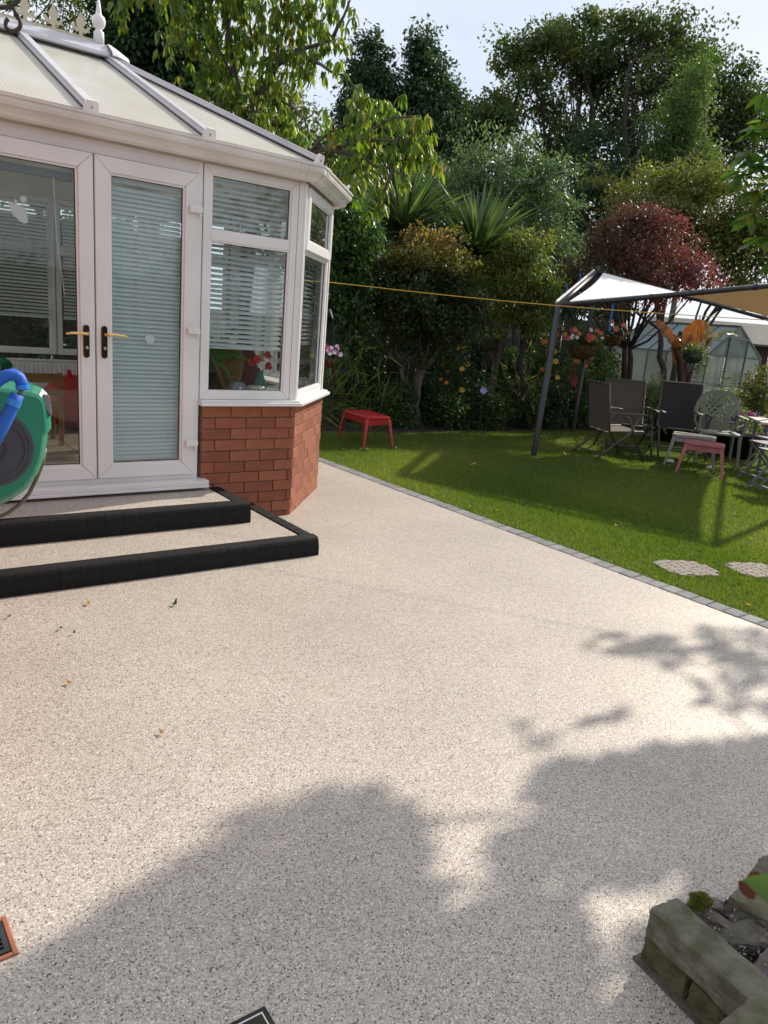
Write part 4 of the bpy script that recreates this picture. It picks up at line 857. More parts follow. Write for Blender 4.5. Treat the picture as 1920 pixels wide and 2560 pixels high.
def rose(label,px,D,h,w,seed,mats,k,r=.035):
    t,bl=shrub('rose_bush',label,px,D,h,w,1300,.05,.55,bushg,seed,'rose bushes in the border',cl=6)
    for i,m_ in enumerate(mats): blooms(t,bl,k,r,m_,seed+i)
rose('rose bush with yellow blooms right of the maple stems',1150,11.2,1.35,.34,301,[yel],6,.045); rose('rose bush with a few orange blooms low by the maple stems',1110,11.1,1.0,.32,302,[ora],5)
rose('large rose bush with orange and yellow blooms left of the canopy post',1365,12.5,1.55,.42,303,[yel,ora],9,.05); rose('rose bush with orange and pink blooms behind the thin rear post',1440,12.9,1.25,.42,304,[ora,pnk],7,.045)
rose('tall rambling rose with pink and salmon blooms above the post basket',1455,13.4,1.95,.45,305,[pnk,sal],9,.05)
t,bl=SB['feathery deep green shrub under the lilac flower']; c=at(1209,977,10.9)
q=thing('lilac_flower','single pale lilac flower head standing above the border','flower',(c[0],c[1],0)); flower(c,.055,lil,q,1,'bloom',9,(-.6,-.7,.3)); MB().tube([(c[0],c[1],0),tuple(c)],.004,5).build('stem',strap,q)
# trellis arch
tw=M('weathered_timber',(.13,.11,.075),(.075,.062,.04),rough=.9,scale=10,bump=.4,stretch=(1,1,.2))
a=at(1215,1062,11.9); b=at(1256,815,12.0); t=thing('timber_post_frame','leaning weathered timber post with a crossbeam in the border','post',(a[0],a[1],0))
dx=Vector(b)-Vector((a[0],a[1],0)); MB().box((Vector((a[0],a[1],0))+Vector(b))/2,(.075,.075,dx.length),U=Vector((dx.z,0,-dx.x)).normalized(),Vv=(0,1,0),Wv=dx.normalized()).build('post',tw,t,bevel=.004)
p0=Vector(at(1204,799,11.9)); p1=Vector(at(1318,815,12.4)); d=(p1-p0); MB().box((p0+p1)/2+Vector((0,0,.04)),(d.length,.05,.08),U=d.normalized(),Vv=Vector((0,0,1)).cross(d).normalized()).build('crossbeam',tw,t,bevel=.004)
# board fence behind the border
fw=M('dark_fence_board',(.028,.022,.017),(.05,.04,.03),rough=.9,scale=8,bump=.4,stretch=(1,1,.15))
f0=Vector(at(800,1000,13.6)); f1=Vector(at(1500,1000,16.0)); f0.z=f1.z=0; d=(f1-f0); n_=int(d.length/.15); u=d.normalized(); w=Vector((-u.y,u.x,0)); ang=math.atan2(u.y,u.x)
t=thing('board_fence','dark upright board fence behind the border plants','fence',f0)
m=MB()
bm_=meshof(MB().box((0,0,.9),(.138,.02,1.8)),'board',fw); rr=random.Random(6)
for k in range(n_):
    P=f0+u*(k*.15+.07)
    inst('board',bm_,P+w*rr.uniform(-.004,.004)+Vector((0,0,rr.uniform(-.015,.01))),t,(0,rr.uniform(-.006,.006),ang))
for z in (.35,1.5): MB().box((f0+f1)/2+w*.04+Vector((0,0,z)),(d.length,.05,.08),rz=ang).build('rail',fw,t)
# ------------------------------------------------------------------ hanging baskets
coco=M('coir_liner',(.17,.075,.03),(.10,.045,.02),rough=.95,scale=40,bump=.7,bscale=90)
wire=M('black_wire',(.02,.02,.022),rough=.5)
def basket(name,label,c,r,leafm,flowers,n,seed,spread=1.2,hang=.5,mat=None,trail=0,hook=None):
    t=thing(name,label,'basket',(c[0],c[1],c[2])); c=np.array(c,float)
    MB().lathe([(r*.15,-r*.9),(r*.55,-r*.78),(r*.85,-r*.45),(r,0),(r*.92,.0),(r*.7,-.02)],c,18).build('bowl',mat or coco,t,smooth=True)
    m=MB()
    for k in range(3):
        a=k*2.094+.4; m.tube([c+np.array([math.cos(a)*r,math.sin(a)*r,0]),c+np.array([0,0,hang])],.0035,4)
    m.build('hanging_chain',wire,t)
    m=MB(); m.tube([c+np.array([math.cos(k*.628)*r,math.sin(k*.628)*r,0]) for k in range(11)],.005,5)
    for k in range(10):
        a=k*.628; m.tube([c+np.array([math.cos(a)*r*q,math.sin(a)*r*q,z]) for q,z in ((1.01,0),(.87,-r*.45),(.57,-r*.79),(.15,-r*.92))],.003,4)
    m.build('wire_frame',wire,t)
    bl=[(c[0],c[1],c[2]+r*.35,r*spread,r*spread,r*.6),(c[0]+r*.4,c[1]-r*.3,c[2]+r*.1,r*.8,r*.8,r*.5),(c[0]-r*.5,c[1]-r*.2,c[2]+.1*r,r*.7,r*.7,r*.55)]
    if trail: bl+=[(c[0]+r*.5,c[1]-r*.6,c[2]-trail*.5,r*.5,r*.5,trail*.6)]
    tag(crown('foliage',bl,n,.045,.6,leafm,t,seed,.2,.3,6),None,None,None,'stuff')
    g=np.random.default_rng(seed)
    for m_,k,rad in flowers:
        for i in range(k):
            d=g.normal(size=3); d[2]=abs(d[2])*.7; d/=np.linalg.norm(d)
            if d[0]*.6+d[1]*.78>.2: d[:2]*=-1
            flower(c+np.array([0,0,r*.3])+d*np.array([r*spread,r*spread,r*.75])*1.05,rad*g.uniform(.8,1.1),m_,t,int(g.integers(1e6)),'bloom',6,(-.6,-.75,.5))
    return t
cb=at(826,893,9.2); basket('hanging_basket','coir basket of white and magenta flowers at the conservatory corner',cb,.135,bushg,[(whi,16,.034),(mag,9,.034),(sal,3,.03)],500,401,1.05,.45)
t=thing('basket_hook_pole','slim metal hook pole holding the white and magenta basket','pole',(cb[0]-.05,cb[1]+.12,0)); MB().tube([(cb[0]-.05,cb[1]+.12,0),(cb[0]-.05,cb[1]+.12,cb[2]+.5),(cb[0]-.02,cb[1]+.04,cb[2]+.56),(cb[0],cb[1],cb[2]+.46)],.009,7).build('pole',steel,t)
# ------------------------------------------------------------------ shade canopy
pA=Vector((6.843,6.02,0)); tA=Vector((6.88,5.98,1.775)); pB=Vector((9.46,7.58,0)); tB=Vector(at(1493,680,12.1)); pD=Vector((8.52,3.35,0)); tD=Vector((8.50,3.44,2.27)); tC=Vector((11.02,5.02,1.80)); pC=Vector((11.1,5.0,0))
cf=M('charcoal_tube',(.025,.027,.032),(.035,.037,.042),rough=.38,scale=5)
t=thing('shade_canopy','gazebo frame with beige fabric canopy, shade painted on its underside, over the garden chairs','canopy',(pA+pC)/2)
for a,b,rr_ in ((pA,tA,.036),(pB,tB,.032),(pC,tC,.036),(pD,tD,.036)): MB().tube([a-Vector((0,0,.03)),a+Vector((0,0,.02)),b+Vector((0,0,.02))],rr_,12).build('post',cf,t,smooth=True)
for a,b in ((tA,tB),(tB,tC),(tC,tD),(tD,tA)): MB().tube([a,a*.5+b*.5,b],.029,12).build('rail',cf,t,smooth=True)
fab=bpy.data.materials.new('canopy_fabric'); fab.use_nodes=True; n=fab.node_tree.nodes; l=fab.node_tree.links; b=n['Principled BSDF']; b.inputs['Base Color'].default_value=(.74,.69,.66,1); b.inputs['Roughness'].default_value=.8
tr=n.new('ShaderNodeBsdfTranslucent'); tr.inputs[0].default_value=(.42,.27,.12,1); ms=n.new('ShaderNodeMixShader'); ms.inputs[0].default_value=.22
geo=n.new('ShaderNodeNewGeometry'); un=n.new('ShaderNodeMix'); un.data_type='RGBA'; un.inputs[6].default_value=(.90,.87,.87,1); un.inputs[7].default_value=(.34,.22,.11,1)  # one beige cloth: lit top and shaded underside are put into the colour
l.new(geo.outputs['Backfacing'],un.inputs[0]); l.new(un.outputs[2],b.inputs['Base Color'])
l.new(b.outputs[0],ms.inputs[1]); l.new(tr.outputs[0],ms.inputs[2]); l.new(ms.outputs[0],n['Material Output'].inputs[0])
def hyp(u,v): return tA*(1-u)*(1-v)+tB*(1-u)*v+tD*u*(1-v)+tC*u*v
V=[];F=[];NN=20
for i in range(NN+1):
    for j in range(NN+1):
        u=i/NN; v=j/NN; iu=.035+.93*u; iv=.035+.93*v
        # edges of the cloth curve inwards between their corners
        iu+= (.5-iu)*.035*math.sin(math.pi*v)*abs(2*u-1)**3; iv+=(.5-iv)*.035*math.sin(math.pi*u)*abs(2*v-1)**3
        p=hyp(iu,iv)+Vector((0,0,.02-.03*math.sin(math.pi*u)*math.sin(math.pi*v))); V.append(p)
F=[(i*(NN+1)+j,(i+1)*(NN+1)+j,(i+1)*(NN+1)+j+1,i*(NN+1)+j+1) for i in range(NN) for j in range(NN)]
m=MB(); m.add(V,F); o=m.build('fabric',fab,t,smooth=True)
hm=MB(); ed=[V[i*(NN+1)] for i in range(NN+1)]+[V[NN*(NN+1)+j] for j in range(1,NN+1)]+[V[i*(NN+1)+NN] for i in range(NN-1,-1,-1)]+[V[j] for j in range(NN-1,-1,-1)]
hm.tube(ed,.008,5); hm.build('hem',upvc,t)
m=MB(); g=random.Random(2)
def lace(a,b,edge,k):
    for i in range(k):
        q=(i+.5)/k; P=a+(b-a)*q; E_=edge[min(len(edge)-1,int(q*(len(edge)-1)+.5))]; m.tube([P,E_],.0045,4); m.tube([E_,a+(b-a)*min(1,(i+1.1)/k)],.0045,4)
lace(tA,tD,[V[i*(NN+1)] for i in range(NN+1)],12); lace(tA,tB,[V[j] for j in range(NN+1)],14); lace(tB,tC,[V[i*(NN+1)+NN] for i in range(NN+1)],12)
tag(m.build('lacing',wire,t),None,None,None,'stuff')
wp=MB(); q0=tA+(tB-tA)*.02+Vector((-.03,.03,.03)); q1=tA+(tB-tA)*.98+Vector((-.03,.03,.03)); wp.tube([q0,q1],.017,8); tag(wp.build('edge_pole',upvc_dirty,t),None)
cl=MB()
for i in range(5):
    P=tA+(tD-tA)*(.16+.17*i); cl.lathe([(.034,-.018),(.034,.018)],P,10,tuple(tD-tA))
tag(cl.build('rail_clip',wire,t),None,None,None,'stuff')
blue=M('blue_strap',(.01,.09,.28),(.02,.13,.36),rough=.5)
for k,(lb,P) in enumerate((('blue strap tied on the canopy edge pole near the post',tA+(tB-tA)*.22),('blue strap tied halfway up the canopy edge pole',tA+(tB-tA)*.55))):
    q=thing('blue_strap',lb,'strap',P); w=MB(); w.tube([P+Vector((0,0,-.03)),P+Vector((-.05,.03,.03)),P+Vector((-.03,.02,.09)),P+Vector((-.05,.03,.14))],[.012,.016,.01,.012],6); w.build('knot',blue,q)
P=tA+(tD-tA)*.20; q=thing('blue_strap','long blue strap hanging down from the front canopy rail','strap',P); MB().prism([(-.014,0),(.014,0),(.010,-.30),(-.006,-.34)],P+Vector((0,0,-.02)),(.8,-.5,0),(0,0,1),(.002,.003,0)).build('strap',blue,q)
# basket on the rear post, another behind it, and green hanging pots
pb=at(1458,862,12.0); basket('hanging_basket','large coir basket of pink and orange flowers on the thin rear canopy post',pb,.24,bushg,[(sal,7,.045),(pnk,4,.045),(ora,4,.04),(whi,6,.035)],1500,402,1.25,.6,trail=.15)
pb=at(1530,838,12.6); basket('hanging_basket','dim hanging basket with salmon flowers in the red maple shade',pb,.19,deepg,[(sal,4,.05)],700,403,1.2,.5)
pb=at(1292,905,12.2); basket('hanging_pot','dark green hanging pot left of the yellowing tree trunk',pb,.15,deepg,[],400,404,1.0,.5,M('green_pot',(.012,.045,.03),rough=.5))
pb=at(1215,860,12.0); basket('hanging_basket','dried out straw coloured basket by the timber post',pb,.13,paleg,[],600,405,1.3,.55,trail=.1)
pb=at(1733,884,12.4); basket('hanging_pot','green hanging pot with pale trailing leaves beside the banana plant',pb,.16,paleg,[],900,406,1.1,.55,M('green_pot_right',(.015,.06,.04),rough=.5),trail=.3)
# ------------------------------------------------------------------ greenhouse and shed
def greenhouse():
    c=Vector(at(1768,900,18.5)); c.z=0; sd=Vector(at(1528,900,20.3)); sd.z=0; u=(sd-c); Ls=u.length; u.normalize(); w=Vector((-u.y,u.x,0))
    if (w.x*.9+w.y*.44)<0: w=-w
    Wd=1.95; E_=1.32; Rr=2.0; t=thing('greenhouse','small glass greenhouse with a clouded door behind the chairs','greenhouse',c)
    al=M('grey_green_aluminium',(.16,.19,.18),rough=.45,metal=.6); P=lambda a,b,z: c+u*a+w*b+Vector((0,0,z))
    def bar_(a,b,r=.022): MB().tube([a,b],r,4).build('glazing_bar',al,t)
    kn=int(round(Ls/.62)); st=Ls/kn
    for b_ in (0,Wd):
        for k in range(kn+1): bar_(P(k*st,b_,0),P(k*st,b_,E_)); bar_(P(k*st,b_,E_),P(k*st,Wd/2,Rr))
        for z in (.02,E_): bar_(P(0,b_,z),P(Ls,b_,z),.03)
        for k in range(kn):
            q=MB(); q.prism([(0,0),(st-.03,0),(st-.03,E_-.05),(0,E_-.05)],P(k*st+.015,b_,.03),u,(0,0,1),w*.004); q.build('pane',green_glass,t)
            sl=(P(0,Wd/2,Rr)-P(0,b_,E_)); L_=sl.length; sl.normalize()
            for (s0,s1) in ((.02,.5),(.5,.98)):
                q=MB(); q.prism([(0,L_*s0),(st-.03,L_*s0),(st-.03,L_*s1),(0,L_*s1)],P(k*st+.015,b_,E_),u,sl,u.cross(sl)*.004); q.build('roof_pane',glassr,t)
                if s1<.9: bar_(P(k*st,b_,E_)+sl*L_*s1,P((k+1)*st,b_,E_)+sl*L_*s1,.012)
    bar_(P(0,Wd/2,Rr),P(Ls,Wd/2,Rr),.04)
    for a in (0,Ls):
        bar_(P(a,0,E_),P(a,Wd/2,Rr),.028); bar_(P(a,Wd,E_),P(a,Wd/2,Rr),.028); bar_(P(a,0,E_-.0),P(a,Wd,E_),.02)
        for (b0,b1) in ((0,.62),(1.33,Wd)) if a==0 else ((0,Wd),):
            q=MB(); q.prism([(b0+.02,.03),(b1-.02,.03),(b1-.02,E_-.02),(b0+.02,E_-.02)],P(a,0,0),w,(0,0,1),u*.004); q.build('pane',green_glass,t)
        q=MB(); q.prism([(.05,E_+.02),(Wd-.05,E_+.02),(Wd/2,Rr-.03)],P(a,0,0),w,(0,0,1),u*.004); q.build('gable_pane',green_glass,t)
    d=MB()
    for b_ in (.64,1.31): d.tube([P(-.03,b_,.02),P(-.03,b_,1.72)],.028,4)
    for z in (.04,.85,1.72): d.tube([P(-.03,.64,z),P(-.03,1.31,z)],.028,4)
    o=d.build('door',al,t)
    for z0,z1 in ((.07,.82),(.88,1.69)): q=MB(); q.prism([(.67,z0),(1.28,z0),(1.28,z1),(.67,z1)],P(-.03,0,0),w,(0,0,1),u*.004); q.build('door_pane',green_glass,o)
    bn=MB(); bn.box(P(Ls/2,Wd*.7,.62),(Ls*.9,.5,.04),math.atan2(u.y,u.x)); bn.build('staging',tw,t)
    pl=[(P(k*.45+.3,Wd*.65,.85).x,P(k*.45+.3,Wd*.65,.85).y,.85,.2,.2,.25) for k in range(6)]
    tag(crown('seedlings',pl,900,.07,.5,bushg,t,77,0,.3,6),None,None,None,'stuff')
glassr=bpy.data.materials.new('sky_tinted_roof_glass'); glassr.use_nodes=True; n=glassr.node_tree.nodes; l=glassr.node_tree.links; b=n['Principled BSDF']; b.inputs['Base Color'].default_value=(.62,.72,.78,1); b.inputs['Roughness'].default_value=.10  # pale blue base colour paints in the sky reflected by the roof
tr=n.new('ShaderNodeBsdfTransparent'); ms=n.new('ShaderNodeMixShader'); ms.inputs[0].default_value=.25; l.new(b.outputs[0],ms.inputs[1]); l.new(tr.outputs[0],ms.inputs[2]); l.new(ms.outputs[0],n['Material Output'].inputs[0])
greenhouse()
c=Vector(at(1755,900,26.5)); c.z=0; ang=math.atan2(-.79,.61); t=thing('shed','low shed with a slate grey roof behind the greenhouse','shed',c)
U=Vector((math.cos(ang),math.sin(ang),0)); Vd=Vector((-U.y,U.x,0))
slate=M('slate_roof_felt',(.045,.045,.05),(.08,.08,.08),rough=.7,scale=3,bump=.2); MB().box(c+Vector((0,0,.85)),(3.4,2.2,1.7),ang).build('wall',M('red_brown_boards',(.07,.03,.022),(.045,.022,.018),rough=.9,scale=6),t)
q=MB(); q.prism([(-1.3,1.66),(0,2.28),(1.3,1.66),(1.3,1.72),(0,2.35),(-1.3,1.72)],c-U*1.85,Vd,(0,0,1),U*3.7); q.build('roof',slate,t)
# ------------------------------------------------------------------ banana plant
banl=leafmat('banana_leaf',[(.12,.055,.02),(.19,.09,.03),(.10,.10,.035),(.20,.25,.18)],rough=.35,trans=.45,tcol=(2.0,1.4,.8))
bant=M('banana_stem',(.07,.022,.018),(.035,.014,.012),rough=.6,scale=10,stretch=(1,1,.2))
bx=at(1712,1000,12.9); t=thing('banana_plant','red stemmed banana plant with big orange leaves before the greenhouse','plant',(bx[0],bx[1],0)); bx=Vector((bx[0],bx[1],0))
def AT(px,py,D=12.9): return Vector(at(px,py,D))
for pts,r0 in (([bx,AT(1705,960),AT(1702,900),AT(1690,870)],.085),([bx,AT(1722,950),AT(1740,895)],.05),([bx,AT(1712,940),AT(1722,880)],.06)):
    MB().tube(pts,[r0*(1-.55*i/(len(pts)-1)) for i in range(len(pts))],9).build('stem',bant,t,smooth=True)
def paddle(pts,wmax,tone,nv,seed):
    g=random.Random(seed); P=[Vector(p) for p in pts]; Q=[]
    for i in range(len(P)-1):
        for k in range(4): Q.append(P[i].lerp(P[i+1],k/4))
    Q.append(P[-1]); n=len(Q); V=[];F=[]
    for i,p in enumerate(Q):
        q=i/(n-1); w_=wmax*(math.sin(math.pi*min(1,q*.93+.05))**.65)*g.uniform(.86,1.08); tt=(Q[min(i+1,n-1)]-Q[max(i-1,0)]).normalized(); sd=tt.cross(Vector(nv)).normalized(); n2=sd.cross(tt); wv_=.02*math.sin(i*2.1+seed)
        V+=[p+sd*w_+n2*(w_*.25+wv_),p+sd*w_*.5+n2*(w_*.08),p,p-sd*w_*.5+n2*w_*.08,p-sd*w_+n2*(w_*.25-wv_)]
    for i in range(n-1):
        for j in range(4): a=5*i+j; F.append((a,a+1,a+6,a+5))
    m=MB(); m.add(V,F); o=m.build('leaf',banl,t,smooth=True); a=o.data.attributes.new('tone','FLOAT','FACE'); a.data.foreach_set('value',[max(0,min(1,tone+.12*((k//4)%3-1)*g.random())) for k in range(len(F))])
paddle([AT(1722,885),AT(1728,850),AT(1742,820),AT(1760,802)],.17,.25,(-.7,-.7,.1),1)
paddle([AT(1700,885),AT(1690,862),AT(1668,835),AT(1650,812),AT(1640,800)],.085,.15,(-.5,-.8,.3),2)
paddle([AT(1700,880),AT(1712,862),AT(1704,848),AT(1688,842)],.10,.6,(-.2,-.5,.8),3)
paddle([AT(1765,880),AT(1770,850),AT(1772,822),AT(1764,804)],.06,.75,(-.4,-.8,.3),4)
paddle([AT(1740,890),AT(1780,850),AT(1815,830),AT(1850,842)],.09,.95,(-.2,-.4,.9),5)
paddle([AT(1700,890),AT(1690,905),AT(1688,880),AT(1678,865)],.06,.1,(-.6,-.7,.2),6)
# dark pots along the lawn edge
blk=M('black_pot',(.012,.012,.014),rough=.5)
for k,(px,D,r,h,lb) in enumerate(((1700,12.3,.20,.36,'black pot directly left of the lattice chair'),(1765,12.4,.22,.40,'black pot behind the lattice chair back'),(1848,11.6,.22,.38,'black pot of purple and pink petunias right of the lattice chair'),(1905,11.4,.22,.34,'black pot of mixed petunias at the right edge'))):
    c=at(px,900,D); q=thing('flower_pot',lb,'pot',(c[0],c[1],0)); MB().lathe([(r*.7,0),(r*.95,h*.9),(r,h*.9),(r,h),(r*.9,h),(r*.85,h*.9)],(c[0],c[1],0),18).build('pot',blk,q,smooth=True)
    bl=[(c[0],c[1],h+.12,r*1.2,r*1.2,.16)]; tag(crown('foliage',bl,500,.05,.6,bushg if k!=3 else paleg,q,500+k,.1,.3,6),None,None,None,'stuff')
    if k>=2: blooms(q,bl*3,8,.04,purp,600+k); blooms(q,bl*3,6,.04,(sal,pnk)[k-2],620+k); blooms(q,bl*3,4,.04,whi,640+k)
sheet('paving_strip',11.3,1.0,14,4.4,-.001,M('pale_paving',(.30,.29,.27),(.24,.23,.21),rough=.8,scale=5))

# ------------------------------------------------------------------ garden furniture
def local(t,c,ang):
    U=Vector((math.cos(ang),math.sin(ang),0)); V=Vector((-U.y,U.x,0)); c=Vector((c[0],c[1],0))
    return lambda x,y,z: c+U*x+V*y+Vector((0,0,z))
def recliner(label,c,ang,mesh_mat,metal,lean=.20,bh=.93,sc=1.0):
    t=thing('recliner_chair',label,'chair',(c[0],c[1],0),'mesh recliner chairs on the lawn'); p=local(t,c,ang); W2=.27
    sz=.37
    # seat and back slings (front is +x)
    def sling(name,a,b,sagv):
        V=[];F=[]
        for i in range(7):
            q=i/6; for_=0
            for j in range(5):
                r_=j/4; x=a[0]+(b[0]-a[0])*q; z=a[1]+(b[1]-a[1])*q; k=math.sin(math.pi*q)*math.sin(math.pi*r_)*sagv
                V.append(p(x+k*.6,-W2+.02+(2*W2-.04)*r_,z-k))
        n=len(V); V+=[v+Vector((0,0,-.004)) for v in V]
        F=[(5*i+j,5*i+5+j,5*i+6+j,5*i+1+j) for i in range(6) for j in range(4)]; F+=[tuple(n+x for x in f[::-1]) for f in F]
        m=MB(); m.add(V,F); m.build(name,mesh_mat,t,smooth=True)
    sling('seat',(.24,sz+.01),(-.22,sz-.02),.02); sling('backrest',(-.21,sz-.01),(-.21-lean,bh),.015)
    for s_ in (-1,1):
        y=s_*W2
        m=MB(); m.tube([p(.26,y,sz-.02),p(.24,y,sz+.01),p(-.21,y,sz-.01),p(-.21-lean,y,bh),p(-.21-lean,y*.97,bh+.005)],.013,7); m.build('side_rail',metal,t,smooth=True)
        m=MB(); m.tube([p(.14,s_*(W2+.035),.585),p(.10,s_*(W2+.035),.52),p(-.02,s_*(W2+.03),.30),p(.34,s_*(W2+.03),0)] if False else [p(-.06,s_*(W2+.035),.57),p(.00,s_*(W2+.035),.54),p(.30,s_*(W2+.03),.0)],.014,7); m.build('leg',metal,t,smooth=True)
        m=MB(); m.tube([p(.20,s_*(W2+.035),.585),p(.15,s_*(W2+.035),.56),p(.05,s_*(W2+.03),.36),p(-.38,s_*(W2+.03),.0)],.014,7); m.build('leg',metal,t,smooth=True)
        m=MB(); m.prism([(-.28,-.008),(.20,-.010),(.25,-.016),(.25,-.004),(.20,.008),(-.24,.010)],p(0,s_*(W2+.035)-.022,.595),(p(1,0,0)-p(0,0,0)),(0,0,1),(p(0,.044,0)-p(0,0,0))); m.build('armrest',metal,t,bevel=.004)
    m=MB(); m.tube([p(.26,-W2-.03,.10),p(.26,W2+.03,.10)],.011,6); m.build('crossbar',metal,t); m=MB(); m.tube([p(-.31,-W2-.03,.075),p(-.31,W2+.03,.075)],.011,6); m.build('crossbar',metal,t)
    m=MB(); m.tube([p(-.21-lean,-W2,bh),p(-.21-lean,W2,bh)],.013,6); m.build('top_rail',metal,t)
meshb=M('brown_sling_mesh',(.115,.095,.078),(.09,.074,.06),rough=.8,scale=120); meshk=M('black_sling_mesh',(.022,.022,.028),(.035,.035,.042),rough=.75,scale=120)
gm=M('graphite_tube',(.14,.13,.125),(.10,.095,.09),rough=.4,metal=.4)
recliner('brown mesh recliner seen side on, nearest the canopy post',(7.93,5.72),math.radians(-24),meshb,gm,.10)
recliner('brown mesh recliner facing the patio just behind the side on one',(8.62,6.03),math.radians(-128),meshb,gm,.14)
recliner('black mesh recliner to the right of the brown ones',(9.15,5.55),math.radians(-135),meshk,gm,.14,.96)
# lattice backed plastic armchair
def lattice_chair(label,c,ang,mat):
    t=thing('plastic_armchair',label,'chair',(c[0],c[1],0)); p=local(t,c,ang); U=p(1,0,0)-p(0,0,0); V=p(0,1,0)-p(0,0,0)
    lean=lambda z:-.20-.22*(z-.40)
    zb=.40
    # arched outer band
    def band(pts,w,name,d=.022):
        m=MB(); n=len(pts)
        for i in range(n-1):
            (y0,z0),(y1,z1)=pts[i],pts[i+1]; a=p(lean(z0),y0,z0); b=p(lean(z1),y1,z1); dd=b-a
            if dd.length<1e-5: continue
            s_=dd.normalized().cross(U).normalized(); m.box((a+b)/2,(dd.length*1.08,w,d),U=dd.normalized(),Vv=s_,Wv=dd.normalized().cross(s_))
        o=m.build(name,mat,t,bevel=0); return o
    arch=[(-.27,.60),(-.265,.66),(-.25,.73),(-.21,.81),(-.15,.865),(-.08,.892),(0,.90),(.08,.892),(.15,.865),(.21,.81),(.25,.73),(.265,.66),(.27,.60)]
    tag(band(arch,.055,'back_arch'),None)
    wl=[(-.245,.745),(-.17,.64),(-.145,.55),(-.155,.46),(-.19,.40)]; band(wl,.038,'back_side'); band([(-a,b) for a,b in wl],.038,'back_side')
    # diagonal lattice clipped to the back
    inside=lambda y,z: (z<.87-.9*max(0,abs(y)-.10)**1.35*2.6) and (abs(y)<(.145+max(0,z-.56)*.48 if z>.5 else .155)) and z>.475
    for sg in (-1,1):
        for k in range(-7,8):
            c0=k*.072; run=[]
            for i in range(0,90):
                z=.46+i*.005; y=c0+sg*(z-.66)*.80
                if inside(y,z): run.append((y,z))
            if len(run)>6: band([run[0],run[len(run)//2],run[-1]],.024,'lattice_strip',.012)
    m=MB(); m.prism([(-.17,.39),(.17,.39),(.158,.485),(-.158,.485)],p(lean(.43),0,0),V,(0,0,1),U*.012); m.build('lower_back',mat,t,bevel=.003)
    m=MB(); m.prism([(-.22,-.23),(.24,-.25),(.27,-.2),(.27,.2),(.24,.25),(-.22,.23)],p(0,0,.385),U,V,(0,0,.03)); m.build('seat',mat,t,bevel=.008)
    for s_ in (-1,1):
        m=MB()
        for q in ((-.24,.262,.62),): pass
        m.prism([(-.26,-.028),(.20,-.03),(.235,0),(.20,.03),(-.26,.028)],p(0,s_*.272,.605),U,V,(0,0,.018)); m.prism([(.17,.40),(.225,.40),(.235,.60),(.16,.60)],p(0,s_*.272-.012,0),U,(0,0,1),V*.024)
        m.build('armrest',mat,t,bevel=.004)
        m=MB(); m.tube([p(lean(.40),s_*.20,.40),p(lean(.5)+.0,s_*.265,.50),p(lean(.6),s_*.27,.62)],.018,6); m.build('back_bracket',mat,t)
        for x in (.22,-.20):
            m=MB(); m.tube([p(x,s_*.235,.40),p(x*1.15,s_*.26,0)],[.026,.018],6); m.build('leg',mat,t)
sage=M('sage_plastic',(.20,.23,.19),(.17,.20,.165),rough=.45,scale=4)
lattice_chair('sage grey plastic armchair with a diamond lattice back',(9.3,5.12),math.radians(-140),sage)
# small plastic stool tables
def stool(label,c,ang,L_,Wd,h,mat,legmats=None):
    t=thing('plastic_stool',label,'stool',(c[0],c[1],0),'moulded plastic stools on the lawn'); p=local(t,c,ang); U=p(1,0,0)-p(0,0,0); V=p(0,1,0)-p(0,0,0); a=L_/2;b=Wd/2;k=.045
    m=MB(); m.prism([(-a+k,-b),(a-k,-b),(a,-b+k),(a,b-k),(a-k,b),(-a+k,b),(-a,b-k),(-a,-b+k)],p(0,0,h-.035),U,V,(0,0,.035)); m.build('top',mat,t,bevel=.008)
    m=MB()
    for i in (-1,0,1): m.prism([(-a*.82,-b*.16+i*b*.5),(a*.82,-b*.16+i*b*.5),(a*.82,b*.16+i*b*.5),(-a*.82,b*.16+i*b*.5)],p(0,0,h-.0005),U,V,(0,0,.004))
    tag(m.build('ridges',mat,t),None,None,None,'stuff')
    m=MB()
    for (x0,y0,x1,y1) in ((-a*.8,-b*.93,a*.8,-b*.93),(-a*.8,b*.93,a*.8,b*.93),(-a*.95,-b*.7,-a*.95,b*.7),(a*.95,-b*.7,a*.95,b*.7)):
        m.prism([(0,-.075 if abs(x1-x0)<.1 else -.06),(1,-.06),(1,0),(0,0)],p(x0,y0,h-.03),p(x1,y1,0)-p(x0,y0,0),(0,0,1),(V if x0!=x1 else U)*.008)
    tag(m.build('apron',mat,t),None,None,None,'stuff')
    for i,(sx,sy) in enumerate(((-1,-1),(1,-1),(1,1),(-1,1))):
        m=MB(); top=[p(sx*(a-.008),sy*(b-.055),h-.03),p(sx*(a-.008),sy*(b-.008),h-.03),p(sx*(a-.055),sy*(b-.008),h-.03),p(sx*(a-.04),sy*(b-.04),h-.03)]
        bt=[p(sx*(a+.045),sy*(b+.005),0),p(sx*(a+.045),sy*(b+.03),0),p(sx*(a+.02),sy*(b+.03),0),p(sx*(a+.022),sy*(b+.008),0)]
        m.add(top+bt,[(0,1,2,3),(7,6,5,4)]+[(q,4+q,4+(q+1)%4,(q+1)%4) for q in range(4)]); m.build('leg',(legmats or [mat]*4)[i],t,bevel=.004)
    return t
pinkm=M('faded_pink_plastic',(.42,.14,.15),(.34,.10,.11),rough=.45,scale=5); greym=M('grey_plastic',(.26,.26,.25),(.22,.22,.21),rough=.5,scale=5)
stool('bright red plastic stool table standing alone left of the lawn',(5.13,7.17),math.radians(-97),.60,.35,.36,redm)
stool('faded pink red stool table in front of the lattice chair',(8.16,4.62),math.radians(-60),.44,.34,.38,pinkm)
